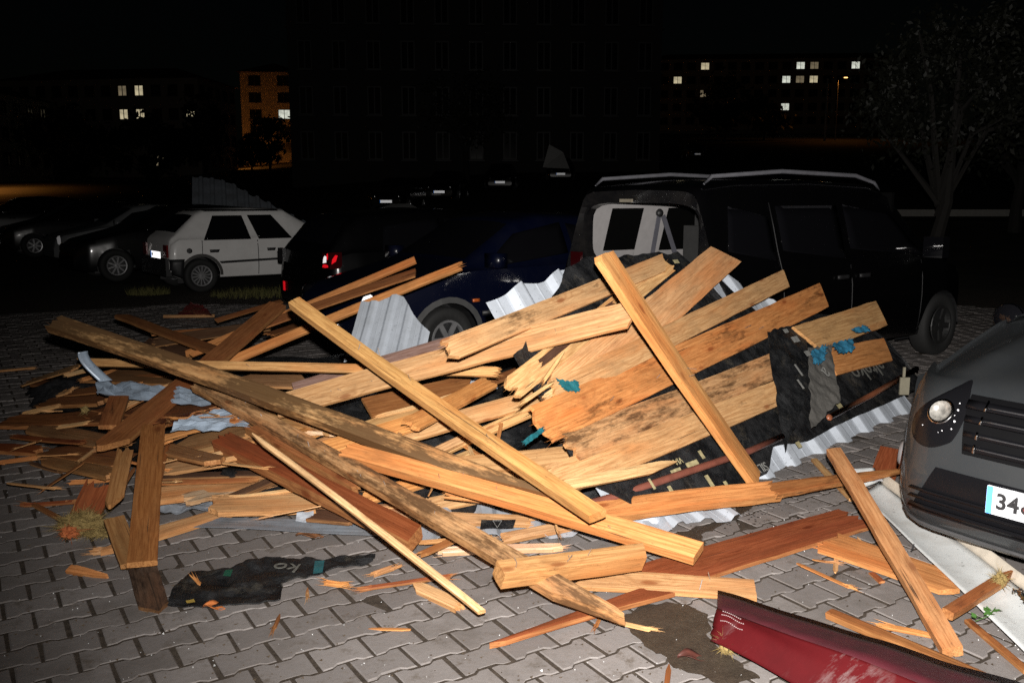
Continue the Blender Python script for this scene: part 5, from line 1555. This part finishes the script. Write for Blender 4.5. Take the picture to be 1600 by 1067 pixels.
for lab, a, b, w, tn, stn, k in (
    ('flat brown board with a pointed left end at the far left', (58, 594), (172, 610), 17, BROWN, .2, dict(e0=('p', -.5, .2))),
    ('flat brown board with a reddish front edge below the pointed one', (72, 625), (168, 621), 17, BROWN, .25, dict(e0='b', T=.03)),
    ('dark board with a bright red edge reaching farthest left', (8, 656), (162, 645), 17, BROWN, .45, dict(e0='b', T=.032)),
    ('broad flat board below the bright red edged one', (46, 664), (182, 692), 22, (0.26, .135, .06), .25, dict(e0=('p', 0, .12))),
    ('board behind the short dark plank with a bright edge', (140, 652), (218, 650), 14, BROWN, .25, dict(e1=('a', 45), T=.03)),
    ('brown board lying behind the tin strip at the left', (150, 585), (300, 590), 22, (0.22, .11, .045), .25, dict()),
    ('dark stained board below the tin strip', (175, 632), (320, 640), 22, BROWN, .45, dict(T=.03)),
    ('board with orange edge just left of the pointed tin', (200, 655), (318, 645), 20, BROWN, .2, dict(T=.03)),
    ('pointed brown board low at the far left', (62, 714), (178, 738), 17, (0.28, .14, .06), .15, dict(e0=('p', 0, .15))),
    ('brown board lying across behind the wet planks', (78, 702), (200, 718), 22, BROWN, .2, dict()),
    ('thin reddish board at the left edge of the picture', (-14, 697), (64, 702), 13, REDB, .3, dict(T=.03)),
    ('broad tan board right of the wet plank, topmost of the stack', (248, 704), (402, 664), 25, (0.36, .19, .085), .15, dict(T=.03)),
    ('finger shaped board end right of the wet plank', (236, 692), (344, 718), 17, (0.34, .17, .07), .1, dict(e1=('p', 0, .06), lift=.05)),
    ('light tan board in the middle of the left stack', (238, 732), (420, 702), 23, TAN, .15, dict()),
    ('narrow dark board with a red edge in the left stack', (236, 744), (426, 738), 8, DARKB, .2, dict(T=.03)),
    ('tan board with an orange cut end low in the left stack', (238, 772), (425, 745), 21, (0.44, .25, .11), .1, dict(e0='c', T=.03)),
    ('grey tan board under the tan one with the orange cut', (292, 776), (440, 742), 16, (0.40, .29, .18), .35, dict(lift=-.02)),
    ('dark batten running up to the right in the left stack', (346, 780), (450, 737), 9, DARKB, .3, dict(T=.03)),
    ('bark edged tan board lowest at the front of the left stack', (330, 786), (520, 778), 28, TAN, .2, dict(e0='b', T=.03)),
    ('long orange edged board sloping down to the paving at left', (148, 858), (372, 790), 15, (0.42, .24, .11), .2, dict(e0=('p', -.4, .2), T=.03)),
    ('board end peeping out behind the level stud', (370, 592), (478, 594), 18, (0.34, .19, .09), .2, dict(e1=('a', -45))),
    ('reddish plank under the stained beam left of centre', (395, 640), (500, 660), 22, (0.42, .22, .09), .25, dict()),
    ('orange edged plank below the crossing of the two long beams', (440, 690), (520, 660), 17, ORNG, .2, dict()),
    ('dull board right of the red brown beam at the heap foot', (560, 800), (680, 790), 22, (0.34, .22, .13), .45, dict()),
    ('small dark board under the thin pale lath', (490, 800), (560, 806), 20, DARKB, .4, dict())):
    kk = dict(tilt=14, e0='b', e1='b', group=GL_); kk.update(k)
    plank(lab, a, b, w, tone=tn, stain=stn, **kk)
for lab, a, b, w, tn in (
    ('upper thin lath of the far left heap', (42, 597), (124, 571), 6, TAN), ('short pale lath above the pointed left board', (104, 585), (160, 571), 5, YELL),
    ('thin lath lying under the curled tin', (130, 592), (186, 576), 5, ORNG), ('short light lath below the pointed left board', (92, 615), (113, 607), 5, TAN),
    ('ragged pale splinter left of the red edged board', (36, 646), (92, 632), 6, TAN), ('pale splinter in front of the short dark plank', (92, 666), (136, 659), 4, YELL),
    ('orange edged thin stick at the left picture edge', (-8, 722), (64, 713), 5, ORNG), ('thin light lath crossing the low left boards', (124, 719), (162, 691), 4, YELL),
    ('thin orange edge of a lath above the insulation', (114, 752), (172, 748), 5, ORNG), ('dark thin stick lying on the left paving', (48, 722), (96, 736), 5, DARKB),
    ('brown twig like stick left of the insulation', (52, 786), (98, 811), 7, BROWN), ('dark red sliver left of the reddish board', (36, 787), (118, 782), 5, REDB),
    ('orange wedge of wood alone on the left paving', (107, 886), (177, 896), 12, ORNG), ('pale chip of wood under the light brown board end', (144, 860), (182, 856), 9, TAN),
    ('far thin wire like lath on the dark paving at left', (-5, 579), (52, 574), 2.2, TAN), ('light thin lath between the left stack boards', (322, 712), (366, 701), 5, YELL),
    ('pale narrow strip in the left stack under the finger board', (330, 722), (400, 706), 6, YELL),
    ('white torn splinter below the stained beam', (480, 674), (528, 677), 4, (0.7, .55, .38)),
    ('pointed block of wood lying alone on the middle paving', (643, 910), (716, 944), 18, (0.45, .27, .13)),
    ('thin red strip of wood on the paving', (562, 918), (702, 898), 4, REDB), ('small orange chip on the paving right of the felt scrap', (510, 908), (540, 912), 7, ORNG),
    ('small brown chip on the paving above the orange one', (585, 895), (622, 882), 7, (0.4, .2, .09)), ('brown stick below the red brown beam end', (655, 866), (716, 838), 9, BROWN)):
    k = dict(tilt=30, e0='b', e1='b', T=.014)
    if 'wedge' in lab: k = dict(tilt=35, e0='c', e1=('p', -.4, .15), T=.03)
    if 'block' in lab: k = dict(tilt=30, e0=('p', 0, .06), e1='b', T=.03)
    lf = 0.02
    z = min(hz(*a), hz(*b)) if not any(s in lab for s in ('paving', 'insulation', 'sliver', 'twig', 'chip', 'far thin')) else .0
    if z == 0.0:
        a = (a[0], a[1], .018); b = (b[0], b[1], .018); lf = 0.004
    lath(lab, a, b, w, tone=tn, stain=.15, lift=lf, **k)
for lab, a, b, w, tn in (
    ('thin brown batten lying just above the long tin strip', (170, 592), (300, 580), 6, BROWN), ('thin tan lath laid across the long tin strip', (196, 634), (262, 602), 5, TAN),
    ('narrow reddish board under the lower end of the diagonal stick', (205, 670), (292, 652), 10, REDB), ('thin orange lath above the finger shaped board', (250, 684), (372, 654), 7, ORNG),
    ('narrow tan strip just below the broad tan board', (262, 716), (398, 686), 8, TAN), ('brown strip lying along the narrow dark board', (240, 753), (400, 748), 6, BROWN),
    ('thin pale splinter lying on the bark edged tan board', (360, 776), (470, 762), 4, YELL), ('narrow plank between the stained beam and the longest beam', (380, 618), (520, 675), 14, TAN),
    ('thin orange strip under the middle of the stained beam', (560, 674), (640, 702), 8, ORNG), ('slim pale board right of the teal film triangle', (650, 736), (742, 702), 8, YELL),
    ('slim fresh board running beneath the long square stud', (700, 702), (800, 654), 9, FRESH), ('long thin splinter below the long broad plank', (590, 650), (720, 612), 5, YELL),
    ('narrow brown board under the right half of the broad plank', (740, 606), (850, 562), 12, BROWN), ('tan board behind the orange plank under the stud', (560, 670), (690, 628), 16, TAN),
    ('thin lath at the heap foot beside the flat white sheet', (660, 846), (762, 838), 5, TAN), ('narrow orange board beneath the thick orange beam', (700, 772), (880, 796), 9, ORNG),
    ('long thin tan board lying below the stained beam tip', (640, 738), (880, 765), 8, TAN), ('thin brown board behind the three back battens', (420, 522), (560, 474), 7, BROWN),
    ('thin nearly level batten at the upper left rear', (240, 521), (380, 512), 5, BROWN), ('dark wide board lying far behind the level stud', (240, 534), (420, 508), 15, DARKB),
    ('slim strip leaning on the upright looking wet plank', (262, 690), (246, 770), 6, BROWN), ('short brown offcut under the narrow wet plank', (150, 700), (200, 690), 9, BROWN),
    ('thin red edged strip at the far left bottom of the heap', (20, 680), (130, 690), 6, REDB), ('grey brown slat behind the short dark plank', (110, 612), (215, 600), 9, BROWN)):
    lath(lab, a, b, w, tone=tn, stain=.25, lift=.035, tilt=32, e0='b', e1='b', T=.014, group='thin battens and slats in the heap')
plank('pale split strip beside the round ended plank', pp(850, 622, .06), pp(930, 562, .07), 10, tone=YELL, stain=.1, e0='b', e1='b', T=.014, group=G1)
plank('dark strip showing beside the bark edged plank', pp(842, 570, .05), pp(962, 472, .05), 12, tone=DARKB, stain=.3, e0='b', e1='b', T=.014, group=G1)
# anonymous small debris, alike in everything: splinters round the heap
SPL = []
for k in range(5):
    rnd = random.Random(50 + k); V, F, M = board_mesh(.12 + .05 * k, .012 + .003 * k, .006, 'b', ('p', 0, .05), 0, rnd, 3, 4)
    me = mesh('wood_splinter', V, F, M); me.materials.append(WOOD); me.materials.append(WEDGE); SPL.append(me)
rnd = random.Random(77)
for k in range(48):
    if k < 20:
        px, py = rnd.uniform(10, 330), rnd.uniform(610, 760); z = hz(px, py) + .05
    elif k < 34:
        px, py = rnd.uniform(330, 960), rnd.uniform(640, 830); z = hz(px, py) + .05
    else:
        px, py = rnd.uniform(120, 1350), rnd.uniform(850, 1000); z = .006
        if px > 1100: py = rnd.uniform(840, 905)
    p = at_z(px, py, z)
    o = bpy.data.objects.new('wood_splinter', rnd.choice(SPL)); COL.objects.link(o); o.location = p
    o.rotation_euler = (rnd.gauss(0, .2), rnd.gauss(0, .15), rnd.uniform(0, 6.28))
    t = rnd.choice((FRESH, YELL, ORNG, BROWN, TAN)); o.color = (*t, .1)
    tag(o, 'small loose wood splinter fallen in and around the heap', 'splinter', 'loose wood splinters')

# ---------------------------------------------------------------- other wreckage
def pipe(label, pts, r, mat=PIPE):
    mb = MB(); mb.sm = True; mb.tube(pts, r, 10); return tag(mb.build('pipe', mat), label, 'pipe')
pipe('dark red brown pipe crossing the printed felt above the eave beam', [pt((900, 792, .13)), pt((960, 776, .17)), on_panel(1080, 735, .07), on_panel(1170, 705, .08), on_panel(1222, 682, .09)], .020)
pipe('upper red brown pipe end lying by the felt lettering', [on_panel(1296, 652, .09), on_panel(1360, 618, .09), on_panel(1432, 576, .10)], .021, plain('bright_brown_paint', (0.26, .09, .045), .3))
bk = MB(); c = on_panel(1412, 588, .12)
bk.box(on_panel(1412, 590, .13), (.018, .012, .16)); bk.box(on_panel(1413, 603, .131), (.07, .016, .13))
tag(bk.build('metal_bracket', STEEL if False else plain('old_bracket', (0.25, .23, .17), .5, .3)), 'metal bracket hooked on the red brown pipe end', 'bracket')
# red painted sheet with a turned flange
rc = [at_z(1113, 990, .05), at_z(1121, 935, .13), at_z(1620, 1110, .22), at_z(1240, 1090, .03)]
a, b, c, d = at_z(1110, 1000, .045), at_z(1121, 950, .115), at_z(1590, 1122, .19), at_z(1540, 1215, .02)
def redfn(u, v):
    x = u; p0 = a.lerp(d, x); p1 = b.lerp(c, x)
    p0 = p0 + Vector((0, -.02 * math.sin(x * 3), 0))
    z = .012 * noise.noise((x * 3, v * 2, 0)) + .02 * math.sin(v * math.pi)
    e = .012 * noise.noise((v * 9, 1, 0)) if u == 0 else 0
    return p0.lerp(p1, v) + Vector((e, 0, z))
red = grid_patch('red_sheet', redfn, 40, 14, REDSHEET, None, True, .003)
tag(red, 'scraped dark red metal sheet lying in the bottom right corner', 'metal sheet')
f0, f1 = at_z(1122, 918, .10), at_z(1650, 1075, .16)
def flfn(u, v):
    return redfn(u, 1.0).lerp(at_z(1122, 919, .075).lerp(at_z(1640, 1078, .12), u) + Vector((0, .004, -.01 + .01 * noise.noise((u * 6, 0, 3)))), v)
grid_patch('flange', flfn, 40, 3, plain('red_flange_paint', (0.042, 0.0030, 0.007), .65, var=.4, scale=9), red, True, .003)
rv = MB()
for k in range(34):
    u = .03 + .10 * (k % 12) / 12; v = .50 + .16 * (k // 12) + .03 * math.sin((k % 12) * .5); p = redfn(u, v); rv.box(p + Vector((0, 0, .004)), (.004, .004, .002))
rv.build('punched_holes', plain('bare_metal_dots', (0.3, .22, .22), .5), red)
# white fascia trough
w0, w1 = at_z(1340, 765, .05), at_z(1660, 1075, .05)
w2, w3 = at_z(1374, 752, .06), at_z(1680, 985, .06)
def wfn(u, v):
    return w0.lerp(w1, u).lerp(w2.lerp(w3, u), v) + Vector((0, 0, .010 * noise.noise((u * 4, v * 2, 8)) - .035 * math.sin(v * math.pi) * .5))
fas = grid_patch('fascia', wfn, 30, 8, WHITEPANEL, None, True, .003)
tag(fas, 'long white metal fascia lying in front of the grey car', 'fascia')
def wlip(u, v):
    p = w2.lerp(w3, u); return p + Vector((.022 * v, .02 * v, .05 * v + .006 * noise.noise((u * 7, v, 1))))
grid_patch('fascia_lip', wlip, 30, 3, plain('cream_fascia_lip', (0.46, .41, .34), .6, var=.2, scale=9), fas, True, .003)
def wend(u, v):
    p = w0.lerp(w2, u); return p + Vector((-.02 * v, .05 * v * (1 - u * .4), .10 * v * (1 - .3 * u)))
grid_patch('fascia_end', wend, 6, 4, WHITEPANEL, fas, True, .003)
pipe('thin dark rod standing on the white fascia', [at_z(1424, 860, .05), at_z(1428, 850, .10)], .003, BLACKPL)
# black felt scrap on the paving
sc4 = [(268, 925), (300, 893), (360, 890), (395, 876), (470, 876), (530, 872), (588, 870), (584, 883), (520, 892), (470, 905), (442, 914), (440, 940), (380, 950), (300, 950), (262, 946)]
def scrap(label, outline_, mat, z=.006, amp=.012, seed=0, name='felt_scrap', cat='felt scrap'):
    bm = bmesh.new(); vs = [bm.verts.new(at_z(x + random.gauss(0, 1), y + random.gauss(0, .6), z)) for x, y in outline_]
    bm.faces.new(vs); bmesh.ops.triangulate(bm, faces=bm.faces[:]); bmesh.ops.subdivide_edges(bm, edges=bm.edges[:], cuts=6, use_grid_fill=True)
    for v in bm.verts: v.co.z += 1.6 * amp * (noise.noise(v.co * 9 + Vector((seed, 0, 0))) + .6 * noise.noise(v.co * 24)) + amp * .6
    me = bpy.data.meshes.new(name); bm.to_mesh(me); bm.free()
    o = link(name, me, mat); s = o.modifiers.new('thick', 'SOLIDIFY'); s.thickness = .004
    return tag(o, label, cat)
fs = scrap('black scrap of roofing felt lying on the front left paving', sc4, FELT, seed=2)
def on_scrap(name, outl, mat, z=.026):
    V = [at_z(x, y, z) for x, y in outl]; return link(name, mesh(name, V, [tuple(range(len(V)))]), mat, fs)
on_scrap('teal_stripe', ((492, 876), (507, 875), (504, 894), (489, 896)), TEAL, .03)
on_scrap('teal_stripe', ((352, 890), (364, 889), (360, 900), (348, 899)), plain('green_film', (0.01, .08, .05), .5), .03)
on_scrap('yellow_smear', ((290, 938), (303, 935), (305, 940), (292, 942)), plain('yellow_smear', (0.35, .24, .05), .6), .028)
p0 = at_z(452, 880, .036); M = Matrix.Rotation(R(172), 4, 'Z'); M.translation = p0; text('felt_lettering', 'ko', .12, PRINTDIM, fs, M)
p0 = at_z(778, 812, .075); M = Matrix.Rotation(R(0), 4, 'Z') @ Matrix.Rotation(R(40), 4, 'X'); M.translation = p0
fp = patch4('roofing_felt', 'roofing felt', 'small black felt corner with a white triangle mark above the front sheet', [at_z(750, 826, .05), at_z(752, 812, .07), at_z(806, 812, .07), at_z(802, 824, .05)], 8, 5, .004, FELT, 6, 41, .003)
tr = MB(); A_, B_, C_ = at_z(770, 813, .078), at_z(784, 813, .078), at_z(777, 824, .064)
for s1, s2 in ((A_, B_), (B_, C_), (C_, A_)): tr.tube([s1, s2], .0012, 4)
tr.build('triangle_mark', PRINT, fp)
# wet soil washed over the paving
def blot(name, label, outl, mat, z=.0032, kind='stuff', n=5):
    bm = bmesh.new(); vs = [bm.verts.new(at_z(x, y, z)) for x, y in outl]; bm.faces.new(vs)
    bmesh.ops.triangulate(bm, faces=bm.faces[:]); bmesh.ops.subdivide_edges(bm, edges=bm.edges[:], cuts=n, use_grid_fill=True)
    for v in bm.verts:
        if v.is_boundary:
            v.co.x += .03 * noise.noise(v.co * 18); v.co.y += .04 * noise.noise(v.co * 18 + Vector((7, 3, 1)))
        v.co.z = z + .0012 * noise.noise(v.co * 30)
    me = bpy.data.meshes.new(name); bm.to_mesh(me); bm.free(); return tag(link(name, me, mat), label, kind=kind)
blot('wet_soil', 'dark wet soil washed over the paving before the red sheet', ((975, 960), (1015, 942), (1060, 940), (1095, 955), (1110, 970), (1110, 1000), (1140, 1025), (1165, 1040), (1190, 1058), (1150, 1070), (1080, 1055), (1040, 1030), (1000, 1005), (985, 985)), WETSOIL)
blot('wet_soil', 'dark wet soil along the foot of the white eave', ((1040, 838), (1080, 826), (1140, 805), (1150, 790), (1175, 778), (1180, 792), (1140, 815), (1095, 835), (1105, 850), (1070, 850)), WETSOIL)
blot('wet_soil', 'wet soil in the shade beside the orange beam end', ((1040, 862), (1095, 845), (1115, 862), (1100, 880), (1055, 885)), WETSOIL)
# tar drips, broken glass and grit
dr = MB(); rnd = random.Random(5)
for k in range(150):
    px, py = rnd.gauss(1195, 55), rnd.gauss(795, 22)
    if py > 850 - (px - 1100) * .05 or py < 758: continue
    p = at_z(px, py, .002); r_ = rnd.uniform(.002, .0075); n = 7
    V = [p + Vector((math.cos(q * 6.283 / n) * r_ * rnd.uniform(.7, 1.3), math.sin(q * 6.283 / n) * r_, 0)) for q in range(n)] + [p + Vector((0, 0, .002))]
    dr.add(V, [(q, (q + 1) % n, n) for q in range(n)])
tag(dr.build('tar_drops', plain('tar', (0.006, .005, .005), .3)), 'black tar drops spattered on the paving', kind='stuff')
gl = MB(); rnd = random.Random(6)
for k in range(300):
    if k < 210: px, py = rnd.uniform(0, 1000), rnd.uniform(700, 1067)
    else: px, py = rnd.uniform(1000, 1600), rnd.uniform(780, 1067)
    p = at_z(px, py, .002)
    if p.y > 7: continue
    s = rnd.uniform(.0008, .0021) * (1 if rnd.random() < .93 else 1.8)
    Q = Matrix.Rotation(rnd.uniform(0, 6), 3, Vector((rnd.gauss(0, 1), rnd.gauss(0, 1), rnd.gauss(0, 1))).normalized())
    V = [Q @ Vector(v) * s + p + Vector((0, 0, s * .6)) for v in ((1, 1, 1), (-1, -1, 1), (-1, 1, -1), (1, -1, -1))]
    gl.add(V, [(0, 1, 2), (0, 3, 1), (0, 2, 3), (1, 3, 2)])
tag(gl.build('glass_crumbs', plain('white_glass_crumb', (0.75, .76, .76), .12, .3)), 'glittering crumbs of broken glass strewn over the paving', kind='stuff')
gt = MB(); rnd = random.Random(9)
for k in range(700):
    px, py = rnd.uniform(0, 1600), rnd.uniform(720, 1067); p = at_z(px, py, .001)
    if p.y > 6: continue
    s = rnd.uniform(.0015, .004); 
    V = [Vector((v[0] * s * rnd.uniform(.6, 2), v[1] * s * rnd.uniform(.6, 2), v[2] * s * .6)) + p for v in ((1, 1, 1), (-1, -1, 1), (-1, 1, -1), (1, -1, -1))]
    gt.add(V, [(0, 1, 2), (0, 3, 1), (0, 2, 3), (1, 3, 2)])
tag(gt.build('grit', soil_material('grit_bits', (.05, .035, .025), (.12, .09, .06), 60)), 'brown grit and crumbs of bark on the paving', kind='stuff')
# insulation wool, leaves, foil
def wool(label, px, py, z, rx, ry, rz_, n, mat=WOOLM, seed=1, L=.04):
    mb = MB(); rnd = random.Random(seed); c = at_z(px, py, z)
    bm = bmesh.new(); bmesh.ops.create_icosphere(bm, subdivisions=3, radius=1)
    for v in bm.verts:
        k = .72 + .4 * noise.noise(v.co * 2.3 + Vector((seed, 0, 0))); v.co = Vector((v.co.x * rx, v.co.y * ry, v.co.z * rz_)) * k
    mb.add([v.co + c for v in bm.verts], [tuple(v.index for v in f.verts) for f in bm.faces]); bm.free()
    for k in range(n):
        a = rnd.uniform(0, 6.283); b = math.acos(rnd.uniform(-1, 1)); d = Vector((math.sin(b) * math.cos(a), math.sin(b) * math.sin(a), math.cos(b)))
        p = c + Vector((d.x * rx, d.y * ry, d.z * rz_)) * .72; e = p + (d + Vector((rnd.gauss(0, .8), rnd.gauss(0, .8), rnd.gauss(0, .6)))) * L * rnd.uniform(.3, 1); w = Vector((rnd.gauss(0, 1), rnd.gauss(0, 1), rnd.gauss(0, 1))).normalized() * .0016
        mb.add([p - w, p + w, e], [(0, 1, 2)])
    return tag(mb.build('insulation_tuft', mat), label, 'insulation')
wool('yellow tuft of glass wool on the left paving', 128, 818, .06, .13, .10, .06, 1500, WOOLM, 3)
wool('straw coloured wisp of glass wool beside the wet plank foot', 160, 832, .02, .11, .06, .02, 400, WOOLM, 4)
wool('orange lump stuck in the yellow glass wool', 108, 832, .05, .05, .04, .035, 120, WOOLRED, 5, .03)
wool('mossy tuft of wool against the red sheet edge', 1136, 1008, .035, .032, .03, .035, 260, WOOLM, 6, .025)
wool('small tuft of wool on the dark stick at right', 1563, 904, .11, .03, .03, .03, 200, WOOLM, 7, .025)
wool('tiny clump of yellow wool in the far left boards', 133, 640, .2, .03, .03, .03, 100, WOOLM, 8, .02)
LEAFM = plain('green_leaf', (0.05, .13, .025), .5); rnd = random.Random(3)
sp = MB(); c = at_z(1545, 966, .045)
sp.tube([c + Vector((-.06, -.02, 0)), c + Vector((0, 0, .012)), c + Vector((.05, .05, .02))], .0015, 5)
for k in range(13):
    q = c + Vector((-.06 + .009 * k, -.02 + .006 * k, .008)) ; a = rnd.uniform(0, 6.28); u = Vector((math.cos(a), math.sin(a), .35)).normalized() * .034; w = Vector((-u.y, u.x, 0)).normalized() * .010
    sp.add([q, q + u * .5 + w, q + u, q + u * .5 - w], [(0, 1, 2, 3)])
tag(sp.build('leafy_sprig', LEAFM), 'green sprig of small leaves lying on the white fascia', 'sprig')
def leaf(label, px, py, col, s=.06):
    c = at_z(px, py, .008); rnd = random.Random(px)
    def fn(u, v):
        return c + Vector(((u - .5) * s * 1.5, (v - .5) * s * math.sin(math.pi * min(.98, max(.02, u))), .012 * math.sin(u * 5) + .006 * math.cos(v * 6)))
    return tag(grid_patch('dead_leaf', fn, 8, 5, plain('dead_leaf_' + str(px), col, .6, var=.3, scale=30), None, True, .001), label, 'leaf')
leaf('curled orange dead leaf below the felt scrap', 334, 948, (0.42, .13, .035))
leaf('wet brown dead leaf on the paving before the flashing', 484, 836, (0.14, .06, .025), .09)
leaf('dark dead leaf in the wet soil', 1082, 1026, (0.07, .02, .014), .07)
patch4('foil', 'foil', 'crumpled silver foil at the right edge by the fascia', [at_z(1580, 930, .05), at_z(1588, 905, .06), at_z(1625, 930, .07), at_z(1618, 965, .05)], 16, 12, .022, CHROME, 22, 51, .001)
patch4('plastic_film', 'plastic film', 'clear crumpled plastic by the head of the white fascia', [at_z(1350, 752, .08), at_z(1346, 742, .1), at_z(1378, 738, .1), at_z(1382, 752, .07)], 12, 8, .02, plain('clear_plastic', (0.4, .4, .42), .2), 18, 52, .001)
patch4('plastic_film', 'plastic film', 'crumpled bit of bright blue plastic on the paving before the grey car', [at_z(1462, 836, .01), at_z(1466, 826, .02), at_z(1484, 832, .02), at_z(1478, 842, .01)], 8, 6, .012, plain('bright_blue_plastic', (0.03, .25, .55), .4), 20, 53, .001)
patch4('rubber_strip', 'strip', 'dark strip lying on the paving under the grey car nose', [at_z(1474, 838, .012), at_z(1486, 832, .012), at_z(1530, 872, .012), at_z(1520, 880, .012)], 14, 3, .006, BLACKPL, 9, 54, .006)
patch4('red_scrap', 'scrap', 'dark red crumpled sheet behind the heap before the white hatchback', [at_z(276, 492, .05), at_z(298, 472, .32), at_z(312, 474, .30), at_z(334, 494, .05)], 10, 8, .03, plain('dark_red_sheet', (0.12, .012, .012), .5), 7, 56, .002)
